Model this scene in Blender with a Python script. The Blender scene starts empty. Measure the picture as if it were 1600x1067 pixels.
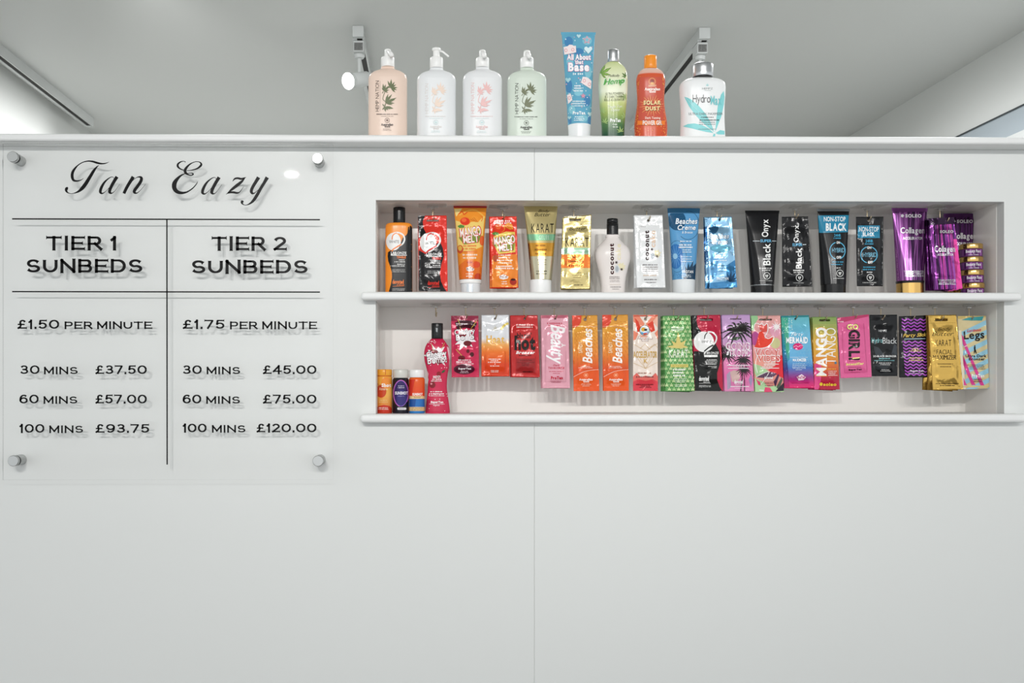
import bpy, bmesh, math, random
from mathutils import Vector, Matrix, noise
from mathutils.geometry import delaunay_2d_cdt

SC = bpy.context.scene
COL = SC.collection
# ------------------------------------------------------------------ camera, world, lights, exposure
FPX = 1600.0                 # focal length in pixels of the 1600x1067 frame
DIST = 1.92                  # camera to partition face (Y = 0)
EYE = 1.40
YAW = 0.015
VPX, VPY = 675.0, 608.0      # where the depth lines of the room meet
CX0 = VPX + FPX * math.tan(YAW)

cam_d = bpy.data.cameras.new('camera')
cam = bpy.data.objects.new('camera', cam_d)
COL.objects.link(cam)
cam.location = (0, -DIST, EYE)
cam.rotation_euler = (math.pi / 2, 0, -YAW)
cam_d.sensor_fit = 'HORIZONTAL'
cam_d.sensor_width = 36.0
cam_d.lens = 36.0 * FPX / 1600.0
cam_d.shift_x = (800.0 - CX0) / 1600.0
cam_d.shift_y = (VPY - 533.5) / 1600.0
cam_d.clip_start = 0.02
SC.camera = cam

w = bpy.data.worlds.new('world')
SC.world = w
w.use_nodes = True
w.node_tree.nodes['Background'].inputs[0].default_value = (0.95, 0.98, 1.0, 1)
w.node_tree.nodes['Background'].inputs[1].default_value = 0.9

SC.view_settings.view_transform = 'Standard'
SC.view_settings.look = 'None'
SC.view_settings.gamma = 1.0
SC.view_settings.use_curve_mapping = False
SC.view_settings.exposure = 0.345


def lamp(name, kind, loc, target, power, size=0.05, color=(1, 0.985, 0.96), angle=60, blend=0.5):
    d = bpy.data.lights.new(name, kind)
    d.energy = power
    d.color = color
    if kind == 'AREA':
        d.shape = 'DISK'
        d.size = size
    else:
        d.shadow_soft_size = size
    if kind == 'SPOT':
        d.spot_size = math.radians(angle)
        d.spot_blend = blend
    o = bpy.data.objects.new(name, d)
    COL.objects.link(o)
    o.location = loc
    v = Vector(target) - Vector(loc)
    o.rotation_euler = v.to_track_quat('-Z', 'Y').to_euler()
    return o


# ceiling lamps of the shop floor behind the camera, aimed at the display
for lx, pw in ((-0.35, 40), (0.20, 35), (0.75, 36), (1.35, 38)):
    lamp('display_spot', 'SPOT', (lx, -3.15, 2.46), (lx * 0.9, 0, 1.86), pw, 0.028, angle=48, blend=1.0)
lamp('ceiling_downlight', 'AREA', (-0.70, -3.25, 2.47), (-0.70, -3.15, 1.47), 38, 0.06)
# unseen fill lamps added to brighten the back room, then the track's wall wash
NEU = (1, 1, 1)
lamp('added_fill_spot', 'SPOT', (-0.75, 0.6, 2.46), (-0.85, 2.5, 1.2), 120, 0.05, NEU, angle=90, blend=1.0)  # added so the rear wall bounces light onto the far ceiling
for lx, ly, pw in ((-0.6, 0.6, 3.5), (0.55, 0.5, 4.5), (1.35, 0.6, 7)):
    lamp('added_fill_disc', 'AREA', (lx, ly, 2.495), (lx, ly, 0), pw, 0.22, NEU)  # added out of view to lift the dark ceiling
lamp('added_fill_spot', 'SPOT', (0.60, 0.55, 2.40), (1.84, 1.60, 1.5), 95, 0.05, NEU, angle=64, blend=1.0)  # added to lighten the far side wall
o = lamp('track_wall_washer', 'AREA', (-1.17, 1.72, 2.325), (-1.46, 1.72, 2.285), 0.37, 0.5, NEU)
o.data.shape = 'RECTANGLE'
o.data.size, o.data.size_y = 0.62, 0.02
o.data.spread = math.radians(75)


def unproj(px, py, Y):
    a = (px - CX0) / FPX
    c, s = math.cos(YAW), math.sin(YAW)
    t = (Y + DIST) / (c - a * s)
    return (t * (s + a * c), EYE + t * (VPY - py) / FPX)


def pscale(Y):
    return (Y + DIST) / FPX


# ------------------------------------------------------------------ materials
def lin(h):
    if not isinstance(h, str):
        return tuple(h)
    h = h.lstrip('#')
    r = []
    for i in (0, 2, 4):
        c = int(h[i:i + 2], 16) / 255.0
        r.append(c / 12.92 if c <= 0.04045 else ((c + 0.055) / 1.055) ** 2.4)
    return tuple(r)


MATS = {}
KIND = {  # roughness, metallic, coat, bump strength, bump scale, specular
    'paint': (0.5, 0, 0, 0.05, 400, .5), 'gloss': (0.25, 0, 0, 0.03, 300, .5), 'satin': (0.42, 0, 0, 0.03, 300, .4), 'plastic': (0.26, 0, 0.05, 0, 1, .3),
    'matte': (0.6, 0, 0, 0, 1, .3), 'foil': (0.16, 0.06, 0.06, 0.6, 48, .26), 'metalfoil': (0.2, 0.75, 0.1, 0.55, 48, .5),
    'tube': (0.2, 0.0, 0.06, 0, 1, .24), 'metaltube': (0.24, 0.6, 0.1, 0, 1, .5), 'metal': (0.2, 1.0, 0, 0, 1, .5),
    'brushed': (0.33, 1.0, 0, 0, 1, .5), 'ink': (0.35, 0, 0, 0, 1, .12), 'wire': (0.3, 0.9, 0, 0, 1, .5),
}


def mat(color, kind='plastic', zr=None):
    """color: hex, or a gradient [(t, hex), ...] running along local Z over zr = (top, bottom)."""
    key = (str(color), kind, None if zr is None else (round(zr[0], 4), round(zr[1], 4)))
    if key in MATS:
        return MATS[key]
    ro, me, co, bs, bsc, sp = KIND[kind]
    m = bpy.data.materials.new('%s_%s' % (kind, str(color)[:24] if isinstance(color, str) else 'gradient'))
    m.use_nodes = True
    nt = m.node_tree
    p = nt.nodes['Principled BSDF']
    p.inputs['Roughness'].default_value = ro
    p.inputs['Metallic'].default_value = me
    p.inputs['Coat Weight'].default_value = co
    p.inputs['Coat Roughness'].default_value = 0.12
    p.inputs['Specular IOR Level'].default_value = sp
    if isinstance(color, str):
        c = lin(color)
        p.inputs['Base Color'].default_value = (*c, 1)
    else:
        tc = nt.nodes.new('ShaderNodeTexCoord')
        sx = nt.nodes.new('ShaderNodeSeparateXYZ')
        mr = nt.nodes.new('ShaderNodeMapRange')
        cr = nt.nodes.new('ShaderNodeValToRGB')
        nt.links.new(tc.outputs['Object'], sx.inputs[0])
        nt.links.new(sx.outputs['Z'], mr.inputs['Value'])
        mr.inputs['From Min'].default_value = zr[0]
        mr.inputs['From Max'].default_value = zr[1]
        nt.links.new(mr.outputs[0], cr.inputs[0])
        el = cr.color_ramp.elements
        while len(el) < len(color):
            el.new(0.5)
        for e, (t, h) in zip(el, color):
            e.position = t
        for e, (t, h) in zip(el, color):
            e.color = (*lin(h), 1)
        nt.links.new(cr.outputs[0], p.inputs['Base Color'])
    if bs:
        g = nt.nodes.new('ShaderNodeNewGeometry')
        n = nt.nodes.new('ShaderNodeTexNoise')
        n.inputs['Scale'].default_value = bsc
        n.inputs['Detail'].default_value = 2.5
        n.inputs['Distortion'].default_value = 0.6 if 'foil' in kind else 0.0
        b = nt.nodes.new('ShaderNodeBump')
        b.inputs['Strength'].default_value = bs
        b.inputs['Distance'].default_value = 0.003 if 'foil' in kind else 0.0004
        nt.links.new(g.outputs['Position'], n.inputs['Vector'])
        nt.links.new(n.outputs['Fac'], b.inputs['Height'])
        nt.links.new(b.outputs[0], p.inputs['Normal'])
    MATS[key] = m
    return m


def clear_mat(name, tint, rough=0.02, gloss_tint=(1, 1, 1), ior=1.49, fac=None):
    m = bpy.data.materials.new(name)
    m.use_nodes = True
    nt = m.node_tree
    nt.nodes.remove(nt.nodes['Principled BSDF'])
    out = nt.nodes['Material Output']
    tr = nt.nodes.new('ShaderNodeBsdfTransparent')
    tr.inputs[0].default_value = (*tint, 1)
    gl = nt.nodes.new('ShaderNodeBsdfGlossy')
    gl.inputs['Roughness'].default_value = rough
    gl.inputs[0].default_value = (*gloss_tint, 1)
    fr = nt.nodes.new('ShaderNodeFresnel')
    fr.inputs['IOR'].default_value = ior
    mx = nt.nodes.new('ShaderNodeMixShader')
    if fac is None:
        nt.links.new(fr.outputs[0], mx.inputs[0])
    else:
        mx.inputs[0].default_value = fac
    nt.links.new(tr.outputs[0], mx.inputs[1])
    nt.links.new(gl.outputs[0], mx.inputs[2])
    nt.links.new(mx.outputs[0], out.inputs['Surface'])
    return m


def emit_mat(name, color, strength):
    m = bpy.data.materials.new(name)
    m.use_nodes = True
    p = m.node_tree.nodes['Principled BSDF']
    p.inputs['Base Color'].default_value = (*color, 1)
    p.inputs['Emission Color'].default_value = (*color, 1)
    p.inputs['Emission Strength'].default_value = strength
    return m


ACRYLIC = clear_mat('clear_acrylic', (1.0, 1.0, 1.0), 0.012, ior=1.22)
CLEARPL = clear_mat('clear_plastic', (0.95, 0.95, 0.945), 0.15, fac=0.10)
BOSS = clear_mat('clear_hook_plastic', (0.80, 0.79, 0.77), 0.12, fac=0.25)
CLEARCAP = clear_mat('frosted_clear_cap', (0.72, 0.72, 0.70), 0.2)


# ------------------------------------------------------------------ object helpers
def link(name, mesh, parent=None, loc=(0, 0, 0)):
    o = bpy.data.objects.new(name, mesh)
    COL.objects.link(o)
    o.location = loc
    if parent:
        o.parent = parent
    return o


def empty(name, loc):
    o = bpy.data.objects.new(name, None)
    o.empty_display_size = 0.02
    COL.objects.link(o)
    o.location = loc
    return o


def tag(o, label, cat, group=None):
    o['label'] = label
    o['category'] = cat
    if group:
        o['group'] = group
    return o


def structure(o):
    o['kind'] = 'structure'
    return o


class MB:
    """collects verts / faces with a material per face into one mesh"""

    def __init__(self):
        self.v, self.f, self.m, self.mats, self.sm = [], [], [], [], []

    def mi(self, m):
        if m not in self.mats:
            self.mats.append(m)
        return self.mats.index(m)

    def add(self, verts, faces, m, smooth=True):
        b = len(self.v)
        self.v += [tuple(x) for x in verts]
        k = self.mi(m)
        for f in faces:
            self.f.append([b + i for i in f])
            self.m.append(k)
            self.sm.append(smooth)

    def box(self, x0, x1, y0, y1, z0, z1, m, bevel=0.0, seg=2):
        bm = bmesh.new()
        bmesh.ops.create_cube(bm, size=1)
        for q in bm.verts:
            q.co = Vector(((x0 + x1) / 2 + q.co.x * (x1 - x0), (y0 + y1) / 2 + q.co.y * (y1 - y0), (z0 + z1) / 2 + q.co.z * (z1 - z0)))
        if bevel:
            bmesh.ops.bevel(bm, geom=bm.edges[:], offset=bevel, segments=seg, affect='EDGES', profile=0.5)
        self.bm(bm, m, smooth=False)

    def bm(self, bm, m, smooth=False, M=None):
        bm.verts.index_update()
        vs = [(M @ q.co if M else q.co) for q in bm.verts]
        self.add(vs, [[q.index for q in f.verts] for f in bm.faces], m, smooth)
        bm.free()

    def cyl(self, p0, p1, r0, r1, m, n=24, caps=True, bevel=0.0):
        p0, p1 = Vector(p0), Vector(p1)
        ax = (p1 - p0)
        L = ax.length
        q = ax.to_track_quat('Z', 'Y').to_matrix()
        rings = [(0, r0), (L, r1)]
        if bevel:
            rings = [(0, r0 - bevel), (bevel * 0.3, r0 - bevel * 0.3), (bevel, r0), (L - bevel, r1), (L - bevel * 0.3, r1 - bevel * 0.3), (L, r1 - bevel)]
        vs, fs = [], []
        for h, r in rings:
            for i in range(n):
                a = 2 * math.pi * i / n
                vs.append(p0 + q @ Vector((r * math.cos(a), r * math.sin(a), h)))
        for k in range(len(rings) - 1):
            for i in range(n):
                j = (i + 1) % n
                fs.append([k * n + i, k * n + j, k * n + n + j, k * n + n + i])
        self.add(vs, fs, m, True)
        if caps:
            self.add(vs[:n], [list(range(n))[::-1]], m, False)
            self.add(vs[-n:], [list(range(n))], m, False)

    def pipe(self, pts, r, m, n=8):
        pts = [Vector(p) for p in pts]
        vs, fs = [], []
        for k, p in enumerate(pts):
            t = (pts[min(k + 1, len(pts) - 1)] - pts[max(k - 1, 0)]).normalized()
            u = t.cross(Vector((1, 0, 0)))
            if u.length < 0.1:
                u = t.cross(Vector((0, 1, 0)))
            u.normalize()
            v = t.cross(u)
            for i in range(n):
                a = 2 * math.pi * i / n
                vs.append(p + (u * math.cos(a) + v * math.sin(a)) * r)
        for k in range(len(pts) - 1):
            for i in range(n):
                j = (i + 1) % n
                fs.append([k * n + i, k * n + j, k * n + n + j, k * n + n + i])
        fs.append(list(range(n))[::-1])
        fs.append([len(vs) - n + i for i in range(n)])
        self.add(vs, fs, m, True)

    def build(self, name, parent=None, loc=(0, 0, 0)):
        me = bpy.data.meshes.new(name)
        me.from_pydata(self.v, [], self.f)
        for m in self.mats:
            me.materials.append(m)
        me.polygons.foreach_set('material_index', self.m)
        me.polygons.foreach_set('use_smooth', self.sm)
        me.update()
        return link(name, me, parent, loc)


def extrude_poly(poly, z0, z1, m, axis, name, bevel=0.0, seg=3, which=None):
    """poly: 2-D outline; axis 'Y': (x, z) outline swept in Y; 'Z': (x, y) outline swept in Z; which(edge) picks bevelled edges"""
    bm = bmesh.new()
    mk = (lambda p, h: (p[0], h, p[1])) if axis == 'Y' else (lambda p, h: (p[0], p[1], h))
    a = [bm.verts.new(mk(p, z0)) for p in poly]
    b = [bm.verts.new(mk(p, z1)) for p in poly]
    n = len(poly)
    bm.faces.new(a)
    bm.faces.new(b[::-1])
    for i in range(n):
        j = (i + 1) % n
        bm.faces.new([a[j], a[i], b[i], b[j]])
    bmesh.ops.recalc_face_normals(bm, faces=bm.faces[:])
    if bevel:
        es = [e for e in bm.edges if which is None or which(e)]
        bmesh.ops.bevel(bm, geom=es, offset=bevel, segments=seg, affect='EDGES', profile=0.5)
    return bm


# ------------------------------------------------------------------ glyphs of the built-in font
CHARS = 'ABCDEFGHIJKLMNOPQRSTUVWXYZabcdefghijklmnopqrstuvwxyz0123456789&!-.\''
GLY = {}


def load_glyphs():
    tmp = []
    for st, off in (('r', -0.005), ('b', 0.022), ('x', 0.05)):
        for ch in CHARS:
            c = bpy.data.curves.new('glyph', 'FONT')
            c.body = ch
            c.dimensions = '2D'
            c.fill_mode = 'FRONT'
            c.resolution_u = 3
            c.offset = off * (0.12 if ch in 'MWmw' else 0.7 if ch in 'NAXKVZ' else 1.0) if off > 0 else off
            o = bpy.data.objects.new('glyph', c)
            COL.objects.link(o)
            tmp.append((st, ch, o, c))
    bpy.context.view_layer.update()
    dg = bpy.context.evaluated_depsgraph_get()
    for st, ch, o, c in tmp:
        ev = o.evaluated_get(dg)
        me = ev.to_mesh()
        vs = [(q.co.x, q.co.y) for q in me.vertices]
        fs = [list(p.vertices) for p in me.polygons]
        GLY[st, ch] = (vs, fs)
        ev.to_mesh_clear()
    for st, ch, o, c in tmp:
        bpy.data.objects.remove(o)
        bpy.data.curves.remove(c)


load_glyphs()


def text2d(s, st, gap=0.07):
    vs, fs, x = [], [], 0.0
    for ch in s:
        if ch == ' ':
            x += 0.3
            continue
        gv, gf = GLY[st, ch]
        x0 = min(v[0] for v in gv)
        x1 = max(v[0] for v in gv)
        b = len(vs)
        vs += [(v[0] - x0 + x, v[1]) for v in gv]
        fs += [[b + i for i in f] for f in gf]
        x += x1 - x0 + gap
    return vs, fs


def cdt_fill(poly, inner=(), hole=None):
    """triangulates an outline with extra interior points; hole = polygon left out"""
    vs = [Vector(p) for p in poly]
    n = len(vs)
    es = [(i, (i + 1) % n) for i in range(n)]
    if hole:
        h = len(hole)
        vs += [Vector(p) for p in hole]
        es += [(n + i, n + (i + 1) % h) for i in range(h)]
    vs += [Vector(p) for p in inner]
    r = delaunay_2d_cdt(vs, es, [], 1, 1e-6)
    ov, of = [(v.x, v.y) for v in r[0]], [list(f) for f in r[2]]
    if hole:
        of = [f for f in of if not inside((sum(ov[i][0] for i in f) / len(f), sum(ov[i][1] for i in f) / len(f)), hole)]
    return ov, of


def inside(p, poly):
    c = False
    j = len(poly) - 1
    for i in range(len(poly)):
        a, b = poly[i], poly[j]
        if (a[1] > p[1]) != (b[1] > p[1]) and p[0] < (b[0] - a[0]) * (p[1] - a[1]) / (b[1] - a[1]) + a[0]:
            c = not c
        j = i
    return c


def clip(poly, quad):
    """Sutherland-Hodgman against a convex quad given clockwise on screen (y down)"""
    out = list(poly)
    for k in range(len(quad)):
        a, b = quad[k], quad[(k + 1) % len(quad)]
        src, out = out, []
        if not src:
            break
        d = lambda p: (b[0] - a[0]) * (p[1] - a[1]) - (b[1] - a[1]) * (p[0] - a[0])
        for i in range(len(src)):
            p, q = src[i - 1], src[i]
            dp, dq = d(p), d(q)
            if (dp >= 0) != (dq >= 0):
                t = dp / (dp - dq)
                out.append((p[0] + (q[0] - p[0]) * t, p[1] + (q[1] - p[1]) * t))
            if dq >= 0:
                out.append(q)
    res = []
    for p in out:
        if not res or abs(p[0] - res[-1][0]) + abs(p[1] - res[-1][1]) > 1e-3:
            res.append(p)
    if len(res) > 1 and abs(res[0][0] - res[-1][0]) + abs(res[0][1] - res[-1][1]) < 1e-3:
        res.pop()
    return res


def cspline(pts, per=8):
    """Catmull-Rom through tuples of any length"""
    out = []
    n = len(pts)
    for i in range(n - 1):
        p0, p1, p2, p3 = pts[max(i - 1, 0)], pts[i], pts[i + 1], pts[min(i + 2, n - 1)]
        for k in range(per):
            t = k / per
            out.append(tuple(0.5 * (2 * b + (c - a) * t + (2 * a - 5 * b + 4 * c - d) * t * t + (3 * b - a - 3 * c + d) * t ** 3)
                             for a, b, c, d in zip(p0, p1, p2, p3)))
    out.append(tuple(pts[-1]))
    return out


def ribbon(pts):
    """(x, y, width) points -> quads"""
    L, R = [], []
    for i, p in enumerate(pts):
        a, b = pts[max(i - 1, 0)], pts[min(i + 1, len(pts) - 1)]
        dx, dy = b[0] - a[0], b[1] - a[1]
        l = math.hypot(dx, dy) or 1
        nx, ny = -dy / l * p[2] / 2, dx / l * p[2] / 2
        L.append((p[0] + nx, p[1] + ny))
        R.append((p[0] - nx, p[1] - ny))
    n = len(pts)
    return L + R, [[i, i + 1, n + i + 1, n + i] for i in range(n - 1)]


def subdivide(vs, fs, lim):
    """splits long edges so that a print follows the curve of what it is printed on"""
    vs = list(vs)
    mid = {}
    out = []
    todo = []
    for f in fs:
        todo += [(f[0], f[i], f[i + 1]) for i in range(1, len(f) - 1)]
    while todo:
        t = todo.pop()
        L = [(vs[t[i]][0] - vs[t[(i + 1) % 3]][0]) ** 2 + (vs[t[i]][1] - vs[t[(i + 1) % 3]][1]) ** 2 for i in range(3)]
        i = L.index(max(L))
        if L[i] <= lim * lim:
            out.append(list(t))
            continue
        p, q, r = t[i], t[(i + 1) % 3], t[(i + 2) % 3]
        e = (min(p, q), max(p, q))
        if e not in mid:
            mid[e] = len(vs)
            vs.append(((vs[p][0] + vs[q][0]) / 2, (vs[p][1] + vs[q][1]) / 2))
        m = mid[e]
        todo += [(p, m, r), (m, q, r)]
    return vs, out


class Art:
    """printed artwork, given in the pixel frame of one close-up: origin ox, oy and scale s"""

    def __init__(self, crop, quad=None, seed=1):
        self.o = crop
        self.ops = []
        self.quad = quad          # clip outline in close-up pixels
        self.rng = random.Random(seed)
        self.dx = self.dy = 0.0

    def px(self, p):
        ox, oy, s = self.o
        return (ox + (p[0] + self.dx) / s, oy + (p[1] + self.dy) / s)

    def raw(self, vs, fs, col, kind=None):
        self.ops.append(([self.px(p) for p in vs], fs, col, kind))

    def P(self, poly, col, kind=None):
        if self.quad:
            q = [(x - self.dx, y - self.dy) for x, y in self.quad]
            poly = clip(poly, q)
        if len(poly) < 3:
            return
        xs = [p[0] for p in poly]
        ys = [p[1] for p in poly]
        st = self.o[2] * 1.6
        inner = []
        if max(xs) - min(xs) > st * 1.5 or max(ys) - min(ys) > st * 3:
            y = min(ys) + st
            while y < max(ys):
                x = min(xs) + st * 0.8
                while x < max(xs):
                    if inside((x, y), poly):
                        inner.append((x + 0.013 * (y % 7), y))
                    x += st
                y += st * 2.2
        try:
            vs, fs = cdt_fill(poly, inner)
        except Exception:
            return
        self.raw(vs, fs, col, kind)

    def R(self, x0, y0, x1, y1, col, kind=None):
        self.P([(x0, y0), (x1, y0), (x1, y1), (x0, y1)], col, kind)

    def E(self, cx, cy, rx, ry, col, n=22, kind=None, a0=0.0):
        self.P([(cx + rx * math.cos(a0 + 2 * math.pi * i / n), cy + ry * math.sin(a0 + 2 * math.pi * i / n)) for i in range(n)], col, kind)

    def star(self, cx, cy, r, r2, n, col, ph=0.0, jit=0.0):
        p = []
        for i in range(2 * n):
            q = (r if i % 2 == 0 else r2) * (1 + jit * (self.rng.random() - 0.5))
            p.append((cx + q * math.cos(ph + math.pi * i / n), cy + q * math.sin(ph + math.pi * i / n)))
        self.P(p, col)

    def L(self, pts, wd, col, smooth=True, per=6):
        pts = [(p[0], p[1], p[2] if len(p) > 2 else wd) for p in pts]
        if smooth and len(pts) > 2:
            pts = cspline(pts, per)
        vs, fs = ribbon(pts)
        if self.quad:
            q = [(x - self.dx, y - self.dy) for x, y in self.quad]
            cv, cf = [], []
            for f in fs:
                c = clip([vs[i] for i in f], q)
                if len(c) >= 3:
                    cf.append([len(cv) + i for i in range(len(c))])
                    cv += c
            if cf:
                self.raw(cv, cf, col)
            return
        self.raw(vs, fs, col)

    def ring(self, cx, cy, rx, ry, wd, col, a0=0, a1=360):
        n = 28
        self.L([(cx + rx * math.cos(math.radians(a0 + (a1 - a0) * i / n)), cy + ry * math.sin(math.radians(a0 + (a1 - a0) * i / n)), wd)
                for i in range(n + 1)], wd, col, smooth=False)

    def T(self, s, x0, y0, x1, y1, col, st='b', rot=0, shear=0.0, ol=None, olw=None, ang=0.0, gap=0.07):
        """text fitted to a box; rot 90 reads upwards, -90 downwards; ol = outline colour"""
        if ol:
            g = olw if olw is not None else 0.1 * min(abs(y1 - y0), abs(x1 - x0))
            self.T(s, x0 - g, y0 - g, x1 + g, y1 + g, ol, 'x', rot, shear, None, None, ang, gap * 0.6)
        vs, fs = text2d(s, st, gap)
        vs = [(x + shear * y, y) for x, y in vs]
        ax, bx = min(v[0] for v in vs), max(v[0] for v in vs)
        ay, by = min(v[1] for v in vs), max(v[1] for v in vs)
        out = []
        for x, y in vs:
            u, v = (x - ax) / (bx - ax), (y - ay) / (by - ay)
            if rot == 90:
                X, Y = x0 + (1 - v) * (x1 - x0), y1 - u * (y1 - y0)
            elif rot == -90:
                X, Y = x0 + v * (x1 - x0), y0 + u * (y1 - y0)
            else:
                X, Y = x0 + u * (x1 - x0), y1 - v * (y1 - y0)
            if ang:
                mx, my = (x0 + x1) / 2, (y0 + y1) / 2
                c, q = math.cos(math.radians(ang)), math.sin(math.radians(ang))
                X, Y = mx + (X - mx) * c - (Y - my) * q, my + (X - mx) * q + (Y - my) * c
            out.append((X, Y))
        self.raw(out, fs, col)

    def TL(self, x0, x1, ys, h, col, center=True):
        """rows of print too small to read"""
        for y in ys if isinstance(ys, (list, tuple)) else [ys]:
            sh = (x1 - x0) * 0.12 * self.rng.random() if center else 0
            x = x0 + sh
            vs, fs = [], []
            while x < x1 - sh - h:
                wd = h * self.rng.uniform(0.35, 0.62)
                b = len(vs)
                hh = h * self.rng.uniform(0.55, 0.9)
                vs += [(x, y - hh / 2), (x + wd, y - hh / 2), (x + wd, y + hh / 2), (x, y + hh / 2)]
                fs.append([b, b + 1, b + 2, b + 3])
                x += wd + h * (0.24 if self.rng.random() < 0.8 else 0.62)
            if vs:
                self.raw(vs, fs, col)

    def leaflet(self, cx, cy, tx, ty, col, wd=0.2):
        dx, dy = tx - cx, ty - cy
        l = math.hypot(dx, dy) or 1
        nx, ny = -dy / l * l * wd / 2, dx / l * l * wd / 2
        self.P([(cx, cy), (cx + dx * 0.3 + nx * 0.8, cy + dy * 0.3 + ny * 0.8), (cx + dx * 0.55 + nx, cy + dy * 0.55 + ny), (tx, ty),
                (cx + dx * 0.55 - nx, cy + dy * 0.55 - ny), (cx + dx * 0.3 - nx * 0.8, cy + dy * 0.3 - ny * 0.8)], col)

    def fan(self, cx, cy, r, col, n=7, a=-90, spread=200, wd=0.2):
        for i in range(n):
            t = (i / (n - 1) - 0.5)
            an = math.radians(a + spread * t)
            q = r * (1 - 0.55 * abs(t) * 1.4)
            self.leaflet(cx, cy, cx + q * math.cos(an), cy + q * math.sin(an), col, wd)

    def into(self, mb, solve, kind, off=0.00018, step=None, zr=None, fine=1.6):
        if step is None:
            step = min(0.00006, 0.0014 / max(1, len(self.ops)))
        for k, (vs, fs, col, kd) in enumerate(self.ops):
            if fine:
                vs, fs = subdivide(vs, fs, fine)
            m = mat(col, kd or kind, zr if not isinstance(col, str) else None)
            out = []
            for p in vs:
                q = solve(p[0], p[1])
                out.append((q[0], q[1] - off - step * k, q[2]))
            # keep faces turned to the front
            ff = []
            for f in fs:
                a = 0.0
                for i in range(len(f)):
                    p, q = out[f[i - 1]], out[f[i]]
                    a += p[0] * q[2] - q[0] * p[2]
                ff.append(f if a > 0 else f[::-1])
            mb.add(out, ff, m, True)


# ------------------------------------------------------------------ containers
class Body:
    """vertical container: rows of (y, x_left, x_right[, half_depth]) in close-up pixels; y None = standing level"""

    def __init__(self, crop, Y, base_z, rows, n=2.0, brat=1.0, smooth=True, origin=None):
        self.crop, self.Y, self.n = crop, Y, n
        ox, oy, s = crop
        ps = pscale(Y)
        pts = []
        for r in rows:
            y, xl, xr = r[:3]
            cx = ox + (xl + xr) / 2 / s
            if y is None:
                Z = base_z
                X = unproj(cx, VPY, Y)[0]
            else:
                X, Z = unproj(cx, oy + y / s, Y)
            a = (xr - xl) / 2 / s * ps
            b = r[3] / s * ps if len(r) > 3 and r[3] is not None else a * brat
            pts.append((Z, X, a, b))
        if origin is None:
            origin = (pts[-1][1], Y, pts[-1][0])
        self.org = origin
        pts = [(p[0] - origin[2], p[1] - origin[0], p[2], p[3]) for p in pts]
        self.rows = cspline(pts, 7) if smooth else pts
        if not smooth:
            d = []
            for i in range(len(pts) - 1):
                k = max(1, int(abs(pts[i][0] - pts[i + 1][0]) / 0.006))
                d += [tuple(u + (v - u) * j / k for u, v in zip(pts[i], pts[i + 1])) for j in range(k)]
            self.rows = d + [pts[-1]]
        self.top, self.bot = self.rows[0][0], self.rows[-1][0]

    def at(self, z):
        R = self.rows
        if z >= R[0][0]:
            return R[0][1:]
        lo, hi = 0, len(R) - 1
        while hi - lo > 1:
            m = (lo + hi) // 2
            if R[m][0] > z:
                lo = m
            else:
                hi = m
        d = R[lo][0] - R[hi][0]
        t = 0 if abs(d) < 1e-9 else min(1, (R[lo][0] - z) / d)
        return tuple(u + (v - u) * t for u, v in zip(R[lo][1:], R[hi][1:]))

    def solve(self, px, py):
        y = -self.at((self.top + self.bot) / 2)[2]
        for _ in range(4):
            X, Z = unproj(px, py, self.org[1] + y)
            x, z = X - self.org[0], max(self.bot, min(self.top, Z - self.org[2]))
            c, a, b = self.at(z)
            u = max(-0.992, min(0.992, (x - c) / max(a, 1e-6)))
            y = -b * (1 - abs(u) ** self.n) ** (1 / self.n)
        return (c + u * a, y, z)

    def mesh(self, mb, m, K=56):
        vs, fs = [], []
        e = 2 / self.n
        for z, c, a, b in self.rows:
            for i in range(K):
                t = 2 * math.pi * i / K
                ct, st = math.cos(t), math.sin(t)
                vs.append((c + a * math.copysign(abs(ct) ** e, ct), b * math.copysign(abs(st) ** e, st), z))
        for k in range(len(self.rows) - 1):
            for i in range(K):
                j = (i + 1) % K
                fs.append([k * K + i, k * K + K + i, k * K + K + j, k * K + j])
        mb.add(vs, fs, m, True)
        mb.add(vs[:K], [list(range(K))], m, False)
        mb.add(vs[-K:], [list(range(K))[::-1]], m, False)


def container(name, label, cat, group, crop, Y, base_z, rows, col, kind='plastic', n=2.0, brat=1.0, smooth=True,
              parts=(), art=None, inkkind=None, bodyname='body', seed=1):
    """an Empty at the foot with a body and its caps, pumps and rings"""
    b = Body(crop, Y, base_z, rows, n, brat, smooth)
    low = b.org[2]
    specs = []
    for pt in parts:
        pb = Body(crop, Y, base_z, pt['rows'], pt.get('n', 2.0), pt.get('brat', 1.0), pt.get('smooth', False), origin=b.org)
        specs.append((pt, pb))
        low = min(low, b.org[2] + pb.bot)
    root = tag(empty(name, b.org), label, cat, group)
    mb = MB()
    b.mesh(mb, mat(col, kind, None if isinstance(col, str) else (b.top, b.bot)))
    if art:
        A = Art(crop, seed=seed)
        art(A)
        A.into(mb, b.solve, inkkind or kind, zr=(b.top, b.bot))
    mb.build(bodyname, root)
    for pt, pb in specs:
        mb = MB()
        pm = pt.get('mat') or mat(pt['col'], pt.get('kind', 'plastic'))
        pb.mesh(mb, pm)
        if 'art' in pt:
            A = Art(crop, seed=seed)
            pt['art'](A)
            A.into(mb, pb.solve, pt.get('kind', 'plastic'))
        o = mb.build(pt['name'], root)
        if 'label' in pt:
            o['label'] = pt['label']
    return root, b


def capped(y0, y1, xl, xr, rt=6, rb=2):
    """rows of a plain round cap with softened rims"""
    return [(y0, xl + rt, xr - rt), (y0 + rt * 0.35, xl + rt * 0.3, xr - rt * 0.3), (y0 + rt, xl, xr), (y1 - rb, xl, xr), (y1, xl + rb * 0.6, xr - rb * 0.6)]


POUCH = {}


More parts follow.
